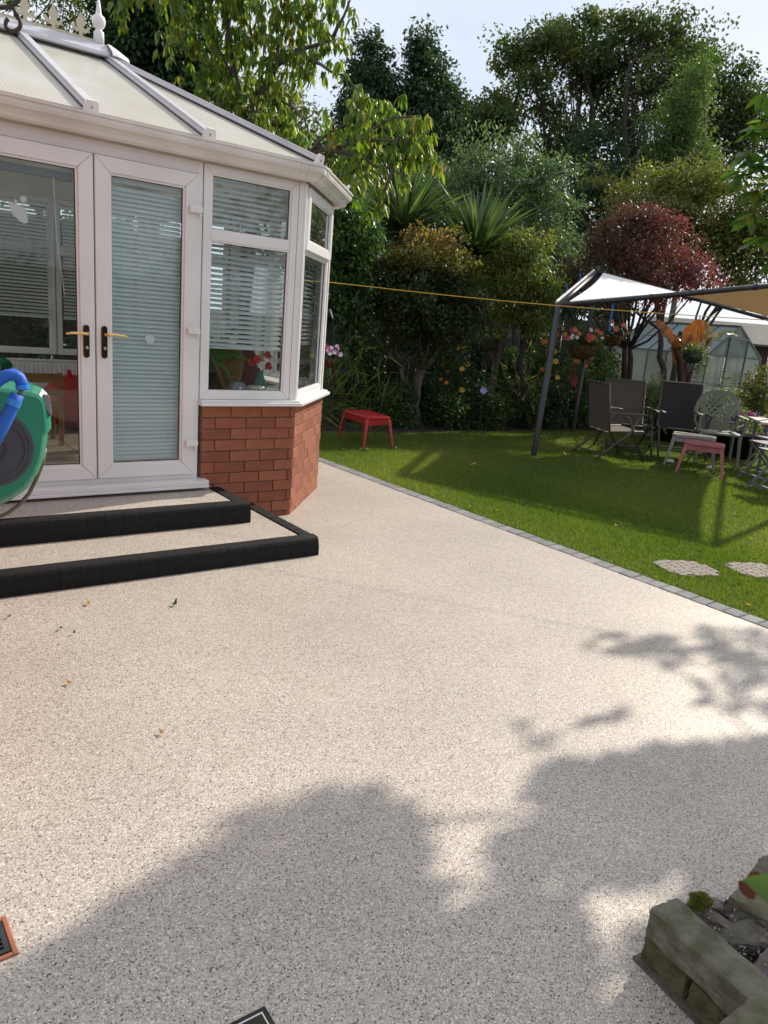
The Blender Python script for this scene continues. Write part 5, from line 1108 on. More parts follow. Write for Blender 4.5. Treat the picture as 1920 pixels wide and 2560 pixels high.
stool('grey stool table between the pink one and the lattice chair',(8.53,4.98),math.radians(-60),.50,.36,.40,greym)
def folder(label,c,ang,mat,h=.78):
    t=thing('folding_chair',label,'chair',(c[0],c[1],0),'grey folding chairs at the right of the lawn'); p=local(t,c,ang); W2=.21
    for s_ in (-1,1):
        m=MB(); m.tube([p(-.26,s_*W2,h),p(-.10,s_*W2,.45),p(.26,s_*W2,0)],.014,6); m.build('leg',mat,t)
        m=MB(); m.tube([p(.20,s_*(W2-.025),.44),p(-.26,s_*(W2-.025),0)],.014,6); m.build('leg',mat,t)
    for k in range(6): MB().box(p(-.15+k*.068,0,.455),(.055,.40,.014),ang).build('seat_slat',mat,t)
    for k in range(3): MB().box(p(-.255+k*.035,0,h-.02-k*.085),(.012,.42,.06),ang).build('back_slat',mat,t)
    for x,z in ((.23,.05),(-.24,.03)): MB().box(p(x,0,z+.03),(.02,.42,.022),ang).build('crossbar',mat,t)
gf=M('grey_painted_wood',(.17,.17,.19),(.13,.13,.15),rough=.55,scale=8)
folder('grey slatted folding chair nearest the stools at the right edge',(8.62,4.02),math.radians(152),gf)
folder('grey slatted folding chair at the right edge, behind the nearest one',(9.25,4.35),math.radians(150),gf)
folder('front grey slatted folding chair cut by the right edge',(8.05,3.62),math.radians(148),gf)
t=thing('garden_table','pale topped table seen edge on behind the folding chairs','table',(9.9,4.35,0)); p=local(t,(9.95,4.35),math.radians(-50))
MB().box(p(0,0,.60),(1.2,.7,.03),math.radians(-50)).build('tabletop',M('pale_tabletop',(.62,.55,.48),rough=.4),t,bevel=.004)
for x in (-.5,.5):
    for y in (-.28,.28): MB().tube([p(x,y,.6),p(x,y,0)],.018,7).build('leg',gf,t)
white_l=M('white_litter',(.75,.75,.76),rough=.6)
for px,py,lb in ((1676,1153,'crumpled white paper on the grass left of the grey stool'),(1775,1169,'flat white paper on the grass under the pink stool')):
    c=onz(px,py,.02); q=thing('paper_scrap',lb,'paper',c); lump(c,(.06,.05,.025),white_l,q,'paper',int(px))
# ------------------------------------------------------------------ washing line
a=Vector((3.33,5.35,1.66)); 
ra=RM@np.array([815-CX,-(704-CY),-FPX]); rb=RM@np.array([1926-CX,-(801-CY),-FPX]); D0=6.3; D1=6.0
a=Vector((ra[0],ra[1],ra[2]))*(D0/math.hypot(ra[0],ra[1]))+Vector((0,0,CAMZ)); b=Vector((rb[0],rb[1],rb[2]))*(D1/math.hypot(rb[0],rb[1]))+Vector((0,0,CAMZ))
lm=MB(); pts=[a+(b-a)*q+Vector((0,0,-.028*math.sin(math.pi*max(0,min(1,q))))) for q in [-.02+i/12*1.35 for i in range(13)]]; lm.tube(pts,.0028,6)
tag(lm.build('washing_line',M('yellow_cord',(.62,.38,.04),rough=.5),loc=pts[0]),'thin yellow washing line stretched across the garden','cord')
# ------------------------------------------------------------------ stepping stones
stm=M('stepping_stone',(.27,.235,.20),(.21,.185,.16),rough=.85,scale=12,bump=.4,bscale=60); gro=M('stone_groove',(.10,.085,.07),rough=.95)
def stone(label,c,ang,seed):
    t=thing('stepping_stone',label,'paving stone',(c[0],c[1],0),'stepping stones in the lawn'); g=np.random.default_rng(seed); p=local(t,c,ang)
    se=lambda v:math.copysign(abs(v)**.66,v); o=[(se(math.cos(a))*.195*(1+.03*math.sin(9*a+seed)),se(math.sin(a))*.165*(1+.03*math.cos(11*a))) for a in [k*math.pi/24 for k in range(48)]]
    U=p(1,0,0)-p(0,0,0); V=p(0,1,0)-p(0,0,0); MB().prism(o,p(0,0,-.02),U,V,(0,0,.027)).build('base',gro,t)
    # polygonal cobble faces: clipped Voronoi cells
    S=[(x+g.uniform(-.012,.012),y+g.uniform(-.010,.010)) for i,x in enumerate(np.arange(-.23,.24,.058)) for y in np.arange(-.19+(.024 if i%2 else 0),.2,.05)]
    for i,(sx,sy) in enumerate(S):
        if (abs(sx)/.19)**3+(abs(sy)/.16)**3>.9: continue
        P=[(sx-.06,sy-.06),(sx+.06,sy-.06),(sx+.06,sy+.06),(sx-.06,sy+.06)]
        for j,(ox,oy) in enumerate(S+[(1e9,0)]):
            if j==i or j==len(S): continue
            if abs(ox-sx)+abs(oy-sy)>.2: continue
            nx,ny=ox-sx,oy-sy; L_=math.hypot(nx,ny); nx/=L_;ny/=L_; lim=L_/2-.0028; Q=[]
            for k in range(len(P)):
                A_=P[k];B_=P[(k+1)%len(P)]; da=(A_[0]-sx)*nx+(A_[1]-sy)*ny-lim; db=(B_[0]-sx)*nx+(B_[1]-sy)*ny-lim
                if da<=0: Q.append(A_)
                if da*db<0: w=da/(da-db); Q.append((A_[0]+(B_[0]-A_[0])*w,A_[1]+(B_[1]-A_[1])*w))
            P=Q
            if len(P)<3: break
        P=[(max(-.19,min(.19,a)),max(-.16,min(.16,b))) for a,b in P]
        if len(P)>=3: MB().prism(P,p(0,0,.007),U,V,(0,0,.004+g.uniform(0,.0015))).build('stone',stm,t)
stone('patterned stepping stone nearest the kerb setts',(4.50,2.51),-.42,1); stone('patterned stepping stone at the right edge of the photo',(4.97,2.27),-.42,2)
# ------------------------------------------------------------------ fallen leaves
fl_y=leafmat('fallen_leaf',[(.42,.26,.05),(.30,.15,.04),(.06,.10,.015),(.16,.08,.03)],rough=.5,trans=.2)
def fallen(label,x,y,z,L_,tone,seed,group=None):
    L_*=.72
    g=random.Random(seed); a=g.uniform(0,6.28); c=Vector((x,y,z+.006)); U=Vector((math.cos(a),math.sin(a),g.uniform(0,.35))).normalized()
    pts=[c+U*L_*(q-.5)+Vector((0,0,.018*abs(2*q-1)**2*g.uniform(.4,1.2))) for q in (0,.2,.45,.7,1)]
    V,F=ribbon(pts,[.001,L_*.17,L_*.24,L_*.17,.001],g.uniform(.3,.7)); m=MB(); m.add(V,F); o=m.build('fallen_leaf',fl_y,loc=c,smooth=True); at_=o.data.attributes.new('tone','FLOAT','FACE'); at_.data.foreach_set('value',[tone]*len(F))
    tag(o,label,'leaf',group)
for (px,py,L_,tn,lb) in ((220,1512,.06,.05,'pale curled leaf on the patio below the lower step'),(437,1514,.07,.66,'single green leaf on the patio in front of the steps'),(152,1575,.04,.62,'small dark green leaf left of its near twin on the patio'),(185,1586,.035,.70,'tiny dark leaf just right of its near twin on the patio'),(172,1712,.055,.28,'brown curled leaf on the left of the patio'),(403,1837,.045,.35,'small brown and green leaf in the middle of the patio'),(22,1545,.04,.95,'dark brown leaf at the left edge near the lower step'),(1870,1517,.07,.0,'pale leaf on the grass beside the kerb at right'),(1183,1163,.13,.05,'largest yellow leaf on the lawn, left of centre'),(1174,1270,.06,.1,'yellow leaf on the grass near the kerb'),(920,1125,.10,.05,'yellow leaf by the front leg of the red stool table'),(1690,1396,.05,.1,'yellow leaf between kerb and stepping stone')):
    c=onz(px,py,.01 if px>800 else 0); fallen(lb,c[0],c[1],.012 if px>800 else 0,L_,tn,int(px+py))
for k,(px,py,L_,tn,lb) in enumerate(((905,1127,.07,.3,'brown leaf half under the red stool table front leg'),(990,1125,.08,.1,'yellow brown leaf just right of the red stool table'),(1040,1112,.07,.35,'small brown leaf in the grass right of the red stool table'),(1060,1118,.05,.0,'tiny pale leaf in the lawn below the maple border'),
 (1230,1107,.05,.05,'tiny yellow leaf near the border edge left of the canopy post'),(1288,1116,.08,.1,'leftmost yellow leaf just left of the canopy post foot'),(1305,1118,.07,.25,'brown leaf touching the canopy post foot from the left'),(1375,1116,.06,.05,'yellow leaf right of the canopy post foot'),(1412,1138,.10,.02,'large yellow leaf lying between canopy post and side on recliner'),
 (1388,1112,.05,.3,'small brown leaf by the border right of the canopy post'),(858,1128,.06,.2,'brown leaf left of the red stool table near the kerb'),(1110,1250,.05,.15,'small yellow leaf near the kerb in the left half of the lawn'),(1244,1282,.06,.05,'pale yellow leaf near the kerb midway along the lawn'),(1540,1320,.05,.0,'small pale leaf in the shaded middle of the lawn'),(1705,1263,.06,.95,'dark red brown leaf on the shaded lawn below the pink stool'),(1835,1290,.05,.02,'tiny white leaf scrap in the sunlit grass at right'))):
    c=onz(px,py); fallen(lb,c[0],c[1],.014,L_,tn,k)
# dark planting close behind the conservatory
t=thing('rear_hedge','dark hedge close behind the conservatory, seen through its rear windows','hedge',(1.2,9.6,0)); bl=[(-1.2+.75*k,9.7+.15*math.sin(k*2),1.3+.2*math.cos(k*3),.75,.5,1.35) for k in range(7)]
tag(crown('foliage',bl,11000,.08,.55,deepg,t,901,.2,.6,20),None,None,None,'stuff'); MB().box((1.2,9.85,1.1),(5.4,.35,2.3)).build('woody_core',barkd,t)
# ------------------------------------------------------------------ house wall, hose reel, bracket
hw=thing('house_wall','brick house wall just left of the view','wall',(-.2,3.2,0)); MB().box((-.2,3.3,2.2),(.2,2.5,4.4)).build('wall',brickm[3],hw)
grn=M('green_plastic',(.02,.24,.14),(.016,.20,.115),rough=.38,scale=3); gry=M('grey_disc_plastic',(.055,.057,.07),(.045,.047,.06),rough=.55,scale=20,bump=.15,bscale=300,dist=.001)
t=thing('hose_reel','green and grey wall hose reel with blue foam lagging','hose reel',(.43,2.9,.7))
Wp=lambda px,py,Y=2.8: (lambda d:Vector((d[0],d[1],d[2]))*(Y/d[1])+Vector((0,0,CAMZ)))(RM@np.array([px-CX,-(py-CY),-FPX]))
OUT=[(-22,948),(0,951),(38,958),(85,964),(106,971),(119,984),(122,998),(126,1025),(128,1051),(129,1070),(120,1083),(117,1108),(110,1146),(95,1184),(67,1222),(28,1250),(0,1262),(-22,1266)]
c0=Wp(-22,1110); out2=[((Wp(x,y)-c0).x,(Wp(x,y)-c0).z) for x,y in OUT]; full=out2+[(-a,b) for a,b in out2[::-1][1:-1]]
full=full[::-1]
# casing: stacked sections, chamfered towards the viewer
def sections(full,c0,ys,sc,mat,name,parent):
    m=MB();P=[];n=len(full)
    for y,k in zip(ys,sc): P+= [c0+Vector((a*k,y,b*k)) for a,b in full]
    F=[(i*n+j,i*n+(j+1)%n,(i+1)*n+(j+1)%n,(i+1)*n+j) for i in range(len(ys)-1) for j in range(n)]+[tuple(range(n)),tuple(range((len(ys)-1)*n,len(ys)*n))[::-1]]
    m.add(P,F); return m.build(name,mat,parent,bevel=.002)
sections(full,c0,[-.035,-.028,.0,.15,.17],[.84,.90,1.0,1.0,.9],grn,'casing',t)
dc=Wp(-22,1122,2.77); m=MB(); m.lathe([(.001,.016),(.035,.016),(.037,.012),(.10,.012),(.104,.016),(.125,.015),(.138,.006),(.140,0),(.140,-.02)],dc+Vector((0,.004,0)),48,(0,-1,0)); m.build('side_disc',gry,t,smooth=False)
m=MB(); m.prism([(-.002,.062),(.014,.058),(.022,.0),(.019,-.018),(-.004,.02),(-.012,.045)],Wp(114,1030,2.775),(1,0,0),(0,0,1),(0,.02,0)); m.build('shoulder_highlight',M('highlight_grey',(.20,.19,.21),rough=.4),t,bevel=.003)  # highlight on the casing shoulder, put in as a pale grey strip
bl_m=M('blue_foam',(.008,.10,.50),(.012,.14,.60),rough=.6,scale=6,bump=.15,bscale=50); tape=M('blue_tape',(.03,.26,.75),rough=.3)
def fpt(L_,Y): return [Wp(x,y,Y) for x,y in L_]
m=MB(); m.tube(fpt([(-30,985),(-15,960),(0,948),(18,938),(35,936),(48,944),(55,958),(57,974)],2.66),.0195,12); m.build('foam_sleeve',bl_m,t,smooth=True)
m=MB(); m.tube(fpt([(44,986),(33,1010),(12,1055),(-14,1105)],2.64),.0205,12); m.build('foam_sleeve',bl_m,t,smooth=True)
m=MB(); m.tube(fpt([(56,962),(57,972)],2.655),.0215,12); m.build('tape_band',tape,t); m=MB(); m.tube(fpt([(38,1000),(31,1014)],2.638),.0222,12); m.build('tape_band',tape,t)
m=MB(); m.tube(fpt([(57,970),(52,980),(44,990)],2.65),.007,8); m.build('hose_end',M('grey_hose',(.14,.12,.09),rough=.5),t,smooth=True)
m=MB(); m.tube(fpt([(112,1120),(106,1160),(90,1200),(72,1235),(48,1262),(20,1283),(-20,1300),(-60,1330)],2.86),.0075,8); m.build('hose',M('brown_grey_hose',(.13,.11,.075),rough=.5),t,smooth=True)
MB().box((.12,2.9,.89),(.5,.05,.06)).build('wall_bracket',gry,t)
for R0_ in (.046,.118): m=MB(); m.tube([dc+Vector((math.cos(a)*R0_,-.0125,math.sin(a)*R0_)) for a in [k*math.pi/24 for k in range(49)]],.0016,5); m.build('disc_ridge',gry,t)
m=MB(); m.tube([c0+Vector((a*1.004,.035,b*1.004)) for a,b in full]+[c0+Vector((full[0][0]*1.004,.035,full[0][1]*1.004))],.0022,5); m.build('casing_seam',grn,t)
t=thing('iron_bracket','black scrolled iron hanging bracket at the top left corner','bracket',(-.1,1.8,1.95))
iron=M('rusty_black_iron',(.02,.014,.012),(.04,.025,.018),rough=.6,scale=20)
def W2(px,py,D=1.9): return Vector(at(px,py,D))
m=MB(); ctr=(32,60); R0=20
m.tube([W2(ctr[0]+R0*math.cos(a)*(1-.12*k/16),ctr[1]-R0*math.sin(a)*(1-.12*k/16)*.98) for k,a in [(k,math.radians(60-k*18)) for k in range(0,17)]],[.0042]*17,8)
m.build('scroll',iron,t,smooth=True)
m=MB(); m.tube([W2(-120,30),W2(-60,24),W2(-10,20),W2(15,18),W2(34,21),W2(42,42)],.0045,8); m.tube([W2(15,19),W2(35,12),W2(47,0),W2(48,-20),W2(42,-45)],.004,8); m.build('arm',iron,t,smooth=True)
# ------------------------------------------------------------------ drains
terra=M('terracotta_frame',(.36,.13,.06),(.28,.10,.05),rough=.8,scale=15); castm=M('cast_grate',(.035,.04,.045),(.02,.022,.025),rough=.45,scale=15)
t=thing('drain_gully','black plastic grate in a terracotta frame at the left edge','drain',(.15,1.55,0)); 
c1=Vector(onz(47,2386)); c2=Vector(onz(15,2293)); dv=(c2-c1); Lg=dv.length; dv.normalize(); nv=Vector((-dv.y,dv.x,0)); nv=nv if nv.x<0 else -nv
def q4(a,b,c_,d): return [(a,c_),(b,c_),(b,d),(a,d)]
Wg=Lg
m=MB()
for a,b,c_,d in ((0,Lg,0,.011),(0,Lg,Wg-.011,Wg),(0,.011,.011,Wg-.011),(Lg-.011,Lg,.011,Wg-.011)): m.prism(q4(a,b,c_,d),c1+Vector((0,0,-.02)),dv,nv,(0,0,.026))
m.build('frame',terra,t,bevel=.002)
MB().prism(q4(.011,Lg-.011,.011,Wg-.011),c1+Vector((0,0,.0015)),dv,nv,(0,0,.0005)).build('sump',gasket,t)
m=MB()
for a,b,c_,d in ((.013,Lg-.013,.013,.024),(.013,Lg-.013,Wg-.024,Wg-.013),(.013,.024,.024,Wg-.024),(Lg-.024,Lg-.013,.024,Wg-.024)): m.prism(q4(a,b,c_,d),c1+Vector((0,0,.002)),dv,nv,(0,0,.006))
o=m.build('grate',castm,t)
k=.024
while k<Lg-.026: MB().prism(q4(k+.010,k+.0135,.024,Wg-.024),c1+Vector((0,0,.002)),dv,nv,(0,0,.005)).build('grate_bar',castm,o); k+=.0135
k=.024
while k<Wg-.03: MB().prism(q4(.024,Lg-.024,k+.018,k+.021),c1+Vector((0,0,.003)),dv,nv,(0,0,.005)).build('grate_rib',castm,o); k+=.021
t=thing('slot_cover','dark recessed access cover with a thin bright rim at the bottom edge','cover',(.62,1.05,0)); c1=Vector(onz(655,2534)); d1=(Vector(onz(600,2562))-c1).normalized(); d2=(Vector(onz(674,2566))-c1).normalized(); d2=(d2-d1*d1.dot(d2)).normalized()
MB().prism([(-.012,-.012),(.16,-.012),(.16,.16),(-.012,.16)],c1+Vector((0,0,-.02)),d1,d2,(0,0,.022)).build('cover',blackplate,t)
m=MB(); m.prism(q4(0,.15,0,.0022),c1+Vector((0,0,.002)),d1,d2,(0,0,.003)); m.prism(q4(0,.0022,.0022,.15),c1+Vector((0,0,.002)),d1,d2,(0,0,.003)); m.build('rim',M('bright_rim',(.8,.8,.82),rough=.3,metal=.6),t)
# ------------------------------------------------------------------ stone edged raised bed
stn=[M('mossy_stone_%d'%i,a,b_,rough=.92,scale=22,bump=1,bscale=90,dist=.006) for i,(a,b_) in enumerate((((.085,.082,.045),(.17,.16,.12)),((.055,.052,.022),(.11,.10,.05)),((.16,.145,.10),(.09,.085,.045))))]
def rock(name,pts_box,mat,parent,seed,jit=.006,sub=3):
    """block given by 8 corners (bottom 4, top 4), worn and uneven"""
    g=np.random.default_rng(seed); C=[Vector(p) for p in pts_box]; n=9; V={};vs=[];F=[]; ph=g.uniform(0,6.28,9)
    def pt(u,v,w):
        a=C[0].lerp(C[1],u);b=C[3].lerp(C[2],u);lo=a.lerp(b,v);a=C[4].lerp(C[5],u);b=C[7].lerp(C[6],u);hi=a.lerp(b,v); return lo.lerp(hi,w)
    cen=sum(C,Vector())/8
    def idx(i,j,k):
        if (i,j,k) not in V:
            p=pt(i/n,j/n,k/n); e=sum(x in (0,n) for x in (i,j,k)); w_=p*38; q_=math.sin(w_.x*1.3+ph[0]+math.sin(w_.y+ph[1]))*math.sin(w_.y*1.7+ph[2])+math.sin(w_.z*2.1+w_.x+ph[3])*.7; p=p+(cen-p).normalized()*(.0022*max(0,e-1)*(1+g.random())+q_*jit*.16)+Vector(g.normal(size=3)*jit*.16); V[(i,j,k)]=len(vs); vs.append(p)
        return V[(i,j,k)]
    for a in range(n):
        for b in range(n):
            F+=[(idx(a,b,0),idx(a,b+1,0),idx(a+1,b+1,0),idx(a+1,b,0)),(idx(a,b,n),idx(a+1,b,n),idx(a+1,b+1,n),idx(a,b+1,n)),(idx(a,0,b),idx(a+1,0,b),idx(a+1,0,b+1),idx(a,0,b+1)),
                (idx(a,n,b),idx(a,n,b+1),idx(a+1,n,b+1),idx(a+1,n,b)),(idx(0,a,b),idx(0,a,b+1),idx(0,a+1,b+1),idx(0,a+1,b)),(idx(n,a,b),idx(n,a+1,b),idx(n,a+1,b+1),idx(n,a,b+1))]
    m=MB(); m.add(vs,F); o=m.build(name,mat,parent,smooth=False); return o
t=thing('raised_bed','low raised bed edged with mossy sandstone blocks at the bottom right','raised bed',(1.5,.5,0))
O=Vector((1.440,.735,0)); U=Vector((-.157,-.988,0)).normalized(); Vn=Vector((.988,-.157,0))   # U along the face towards the camera, Vn inwards
def blk_(u0,u1,v0,v1,z0,z1,mat,seed,name='stone',sk=0,jit=.006):
    P=[O+U*u+Vn*v+Vector((0,0,z)) for z in (z0,z1) for u,v in ((u0,v0),(u1,v0),(u1,v1),(u0,v1))]
    return rock(name,P,mat,t,seed,jit)
blk_(.0,.125,.006,.085,.0,.076,stn[1],1); blk_(.135,.225,.004,.09,.0,.074,stn[1],2); blk_(.235,.40,.004,.09,.0,.07,stn[1],3)
blk_(.005,.33,-.004,.088,.082,.160,stn[0],4); pass
MB().prism([(-.008,-.008),(.42,-.008),(.42,.02),(-.008,.02)],O+Vector((0,0,-.01)),U,Vn,(0,0,.018)).build('mortar_strip',M('grey_mortar',(.14,.12,.10),(.08,.07,.06),rough=1,scale=30,bump=.5),t)

# soil, back wall of bed, coping behind
MB().prism([(.02,.08),(.8,.08),(.8,.62),(.02,.62)],O+Vector((0,0,.0)),U,Vn,(0,0,.10)).build('soil',soil,t)
def rockpx(corners,zt,zb,mat,seed,jit=.006):
    T=[Vector(onz(x,y,zt)) for x,y in corners]; Bt=[Vector((p.x,p.y,zb)) for p in T]
    rock('stone',Bt+T,mat,t,seed,jit)
rockpx([(1822,2236),(1985,2345),(2030,2310),(1850,2212)],.15,.07,stn[2],7); rockpx([(1872,2178),(1990,2240),(2020,2150),(1910,2130)],.17,.0,stn[0],8,.009)
rockpx([(1884,2482),(1772,2578),(1900,2680),(2010,2560)][::-1],.185,.02,stn[2],5)
brk=[M('bed_rock_%d'%k,a,b,rough=.95,scale=16,bump=.9,bscale=70) for k,(a,b) in enumerate((((.17,.14,.12),(.07,.055,.045)),((.11,.10,.08),(.05,.045,.035)),((.20,.18,.16),(.10,.08,.065))))]
g=random.Random(5)
for k,(a,b,r_) in enumerate(((.06,.145,.05),(.13,.16,.055),(.21,.14,.05),(.16,.235,.055),(.27,.20,.06),(.02,.19,.03),(.32,.13,.045),(.08,.24,.04),(.24,.28,.05))):
    c=O+U*a+Vn*b+Vector((0,0,.11)); an=g.uniform(0,3); X=Vector((math.cos(an),math.sin(an),g.uniform(-.3,.3)))*r_*g.uniform(.8,1.25); Yv=Vector((-math.sin(an),math.cos(an),g.uniform(-.3,.3)))*r_*g.uniform(.5,.85); Z=Vector((g.uniform(-.3,.3),g.uniform(-.3,.3),1))*r_*.5
    rock('rock',[c+X*x*g.uniform(.8,1.1)+Yv*y*g.uniform(.7,1.1)+Z*z*g.uniform(.7,1.1) for z in (-1,1) for x,y in ((-1,-1),(1,-1),(1,1),(-1,1))],brk[k%3],t,70+k,.008)
g=np.random.default_rng(9); n=5000; c=np.array(O+U*.035+Vn*.135+Vector((0,0,.15))); d=g.normal(size=(n,3)); d/=np.linalg.norm(d,axis=1,keepdims=True); d[:,2]=abs(d[:,2]); P=c+d*np.array([.034,.020,.013])*(.75+.25*g.random((n,1)))*(1+.25*np.sin(5*d[:,:1]+1)+.2*np.sin(7*d[:,1:2]))
V,F=kites(P,d+g.normal(size=(n,3))*.6,.006*g.uniform(.5,1.4,n),.0018,g); ms=npmesh('moss',V,F,leafmat('moss',[(.07,.09,.015),(.20,.20,.03)],trans=.2),t,np.repeat(g.random(n),2)); tag(ms,None,None,None,'stuff')
n=420; P=np.array(O)+np.outer(g.uniform(.0,.34,n),np.array(U))+np.outer(g.uniform(.09,.22,n),np.array(Vn))+np.array([0,0,.125])+g.normal(size=(n,3))*np.array([0,0,.012]); V,F=kites(P,g.normal(size=(n,3)),g.uniform(.003,.008,n),g.uniform(.003,.006,n),g)
tag(npmesh('stone_chips',V,F,M('pale_stone_chips',(.42,.37,.34),(.25,.22,.2),rough=.8,scale=200),t),None,None,None,'stuff')
sh=thing('snail_shell','pale round shell resting on the raised bed','shell',O+U*.17+Vn*.27+Vector((0,0,.165))); m=MB(); c=O+U*.17+Vn*.27+Vector((0,0,.165))
m.tube([c+Vector((math.cos(a)*.020*(1-a/20),math.sin(a)*.020*(1-a/20),a*.0012)) for a in [k*.35 for k in range(48)]],[.009*(1-k/60) for k in range(48)],8); m.build('whorl',M('shell',(.42,.38,.33),(.25,.22,.19),rough=.5,scale=60),sh,smooth=True)
# ------------------------------------------------------------------ magnolia tree at the right, its shade falls over the patio
mag_l=leafmat('magnolia_leaf',[(0.032,0.077,0.016),(0.050,0.108,0.023),(0.081,0.144,0.027),(0.108,0.135,0.027)],rough=.38,trans=.4,tcol=(2.4,2.7,.8))
POLY=[(-500,2480),(-300,2500),(0,2480),(60,2440),(150,2405),(205,2380),(225,2310),(275,2250),(380,2215),(440,2165),(470,2130),(575,2108),(610,2092),(545,2062),(650,2020),(720,1997),(810,1980),(880,1962),(935,1972),(995,2003),(1035,2030),(1075,2060),(1042,2100),(1065,2148),(1040,2172),(1110,2182),(1140,2205),(1085,2240),(1078,2276),(1155,2288),(1205,2240),(1275,2205),(1285,2180),(1228,2148),(1215,2100),(1295,2078),(1365,2055),(1330,2010),(1320,1962),(1340,1905),(1440,1893),(1560,1885),(1640,1868),(1740,1862),(1850,1850),(1990,1830),(2300,1800),(2600,2200),(2600,3300),(-500,3300)]
HOLE=[(1400,2200),(1500,2215),(1620,2205),(1745,2190),(1680,2290),(1540,2385),(1470,2350),(1440,2275)]
POLY2=[(1440,1775),(1510,1755),(1590,1785),(1600,1815),(1540,1830),(1460,1810)]
POLY3=[(1440,1600),(1500,1590),(1640,1580),(1740,1565),(1900,1575),(2300,1600),(2300,1830),(1900,1800),(1770,1760),(1730,1735),(1780,1690),(1740,1660),(1600,1665),(1500,1640)]
POLY4=[(1255,1790),(1330,1785),(1420,1840),(1440,1880),(1330,1900),(1300,1850)]
def shade_points(n,g):
    out=[]; tot=0
    for poly,w,hole in ((POLY,1.0,HOLE),(POLY2,.16,None),(POLY3,.24,None),(POLY4,.12,None)):
        G=[tuple(onz(x,y)[:2]) for x,y in poly]; x0=min(a for a,b in G);x1=max(a for a,b in G);y0=min(b for a,b in G);y1=max(b for a,b in G)
        m_=int(n*w*(x1-x0)*(y1-y0)); x=g.uniform(x0,x1,m_); y=g.uniform(y0,y1,m_); k=inpoly(x,y,G)
        if hole: k&=~inpoly(x,y,[tuple(onz(a,b)[:2]) for a,b in hole])
        out.append(np.stack([x[k],y[k]],1))
    return np.concatenate(out)
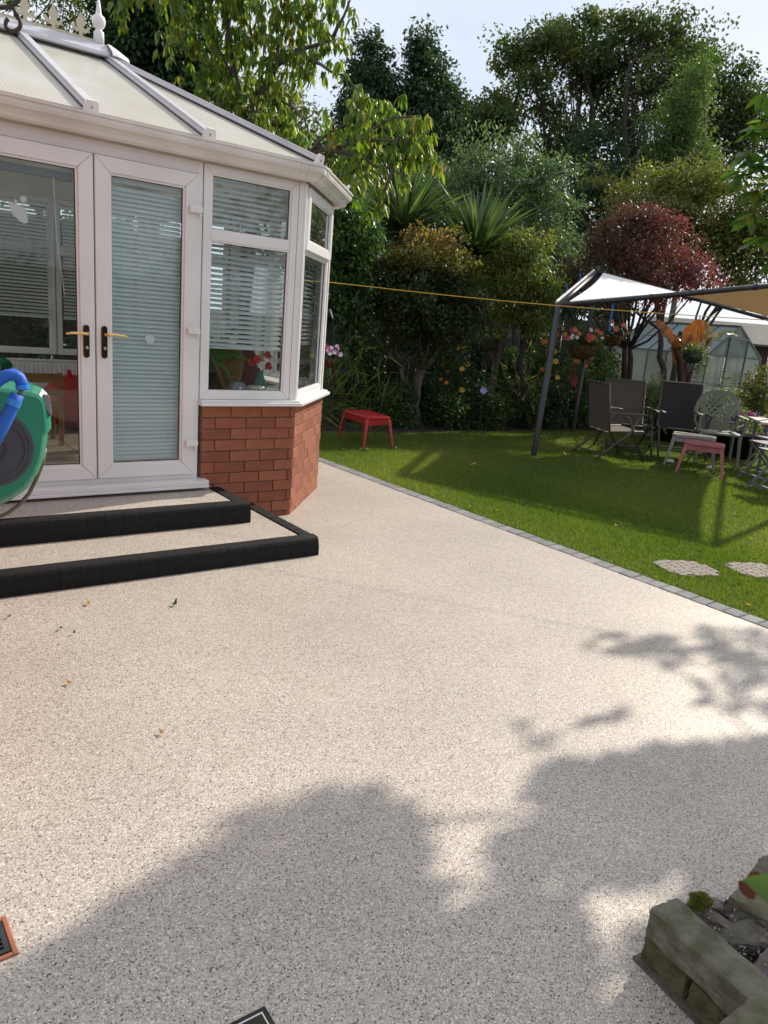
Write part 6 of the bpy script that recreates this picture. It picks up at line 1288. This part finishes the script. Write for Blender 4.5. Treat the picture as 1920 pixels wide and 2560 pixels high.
def magnolia():
    g=np.random.default_rng(31); t=thing('magnolia_tree','leafy tree reaching in from the right edge and shading the patio','tree',(5.6,.75,0))
    S=shade_points(1150,g); n=len(S); sx,sy,sz=3.45/2.4,.75/2.4,1
    h=np.clip(1.75+.42*(S[:,0])+.45*noise2(S[:,0],S[:,1],2.2,4)+g.normal(0,.16,n),1.3,3.7)
    P=np.stack([S[:,0]+h*sx,S[:,1]+h*sy,h],1); px,py,dz=proj(P); ok=(px>1995)|(dz<0.1)|(py<-80)|(py>2700)
    for _ in range(14):
        bad=~ok; h2=h+g.uniform(-.1,1.6,n)*bad; h2=np.where(h2>4.6,1.3,h2); P2=np.stack([S[:,0]+h2*sx,S[:,1]+h2*sy,h2],1); px,py,dz=proj(P2); o2=(px>1995)|(dz<0.1)|(py<-80)|(py>2700); h=np.where(bad,h2,h); ok=ok|o2; P=np.stack([S[:,0]+h*sx,S[:,1]+h*sy,h],1)
    P=P[ok]; n=len(P); D=g.normal(size=(n,3)); D[:,2]-=.3; L_=g.uniform(.10,.17,n); nr=np.array([.8,.2,.6])+g.normal(size=(n,3))*.5
    V,F=kites(P-D/np.linalg.norm(D,axis=1,keepdims=True)*L_[:,None]*.5,D,L_,L_*.42,g,.12,nr); tag(npmesh('crown',V,F,mag_l,t,np.repeat(g.random(n),2)),None,None,None,'stuff')
    tb=MB(); base=np.array([5.6,.75,-.02]); fk=np.array([5.3,.9,1.5]); limb(tb,base,fk,.10,.075,g,.03); tb.build('trunk',bark,t,smooth=True)
    for k in range(14):
        q=P[g.integers(n)]
        m=MB(); limb(m,fk,q,.022,.004,g,.08); m.build('limb',bark,t,smooth=True)
    # twigs that reach into the picture, every leaf its own part
    lm=[]
    for k in range(6):
        L0=1.0; pts=[(L0*q,0,-.16*L0*q*q-(.10*math.sin(math.pi*q) if k%2 else 0)) for q in (0,.18,.4,.65,.85,1)]; V_,F_=ribbon(pts,[.012,.13,.20,.19,.10,.002],.22)
        b=MB(); b.add(V_,F_); me=meshof(b,'leaf',mag_l,True); a=me.attributes.new('tone','FLOAT','FACE'); a.data.foreach_set('value',[k/5]*len(F_)); lm.append(me)
    rr=random.Random(17)
    for j,(px,py,D_,n_) in enumerate(((1885,330,4.3,9),(1910,235,4.3,5),(1865,385,4.2,9),(1900,410,4.2,9),(1850,440,4.2,9),(1920,470,4.2,9),(1880,540,4.1,9),(1915,590,4.1,9),(1945,300,4.4,9),(1950,390,4.3,9),(1895,480,4.2,8),(1935,540,4.2,9),(1925,645,4.1,7),(1950,200,4.4,6),(1905,300,4.5,8),(1935,430,4.6,9),(1890,600,4.6,7))):
        c=Vector(at(px,py,D_)); m=MB(); src=Vector(at(2150,py-rr.uniform(-60,120),D_+.3)); mid=(c+src)/2+Vector((0,0,.05)); m.tube([src,mid,c],[.007,.005,.003],5); m.build('twig',bark,t)
        for k in range(n_):
            o=inst('leaf',rr.choice(lm),c+Vector((rr.uniform(-.012,.012),rr.uniform(-.012,.012),rr.uniform(-.02,.02))),t); L_=rr.uniform(.07,.115); o.scale=(L_,L_,L_)
            o.rotation_euler=(rr.uniform(-.5,.5),rr.uniform(-.15,.75),k*6.283/n_+rr.uniform(-.3,.3)+1.2)
magnolia()
# red tipped leaf close to the camera over the raised bed
t=thing('overhanging_leaf','out of focus green leaf with a rusty red tip at the lower right','leaf',at(1900,2215,.62)); rl=leafmat('rusty_tip',[(0.080,0.018,0.006),(0.080,0.018,0.006)],rough=.5,trans=.25,tcol=(1.5,1.2,1)); gl=leafmat('fresh_green_leaf',[(0.045,0.084,0.009),(0.045,0.084,0.009)],rough=.4,trans=.35)
def nearleaf(name,pp,ws,mat,D_=.62):
    pts=[Vector(at(x,y,D_)) for x,y in pp]; V,F=ribbon(pts,ws,.25,(-.5,-.6,.6)); ribmesh(name,V,F,mat,t)
nearleaf('leaf_tip',[(1846,2203),(1852,2210),(1862,2217),(1876,2225),(1890,2229)],[.0008,.004,.0065,.0075,.0065],rl); nearleaf('leaf_blade',[(1858,2200),(1880,2205),(1905,2214),(1935,2228),(1970,2250)],[.001,.005,.009,.012,.012],gl,.615)
nearleaf('leaf_tip',[(1868,2196),(1880,2190),(1893,2190),(1905,2198)],[.001,.003,.004,.002],rl,.625)
# unseen hedge added behind the camera to hide the bare horizon in door reflections
t=thing('added_hedge','added unseen hedge behind the camera, put in for the door reflections','hedge',(2.5,-4.6,0)); bl=[(-2.5+1.1*k,-4.9+.2*math.sin(k*2),1.0+.15*math.cos(k*3),.9,.6,1.15) for k in range(9)]
tag(crown('foliage',bl,9000,.11,.5,bushg,t,900,.2,.6,8),None,None,None,'stuff'); MB().box((2,-5.0,.9),(9.5,.35,1.9)).build('woody_core',barkd,t)
cd.dof.use_dof=True; cd.dof.focus_distance=3.2; cd.dof.aperture_fstop=9.5
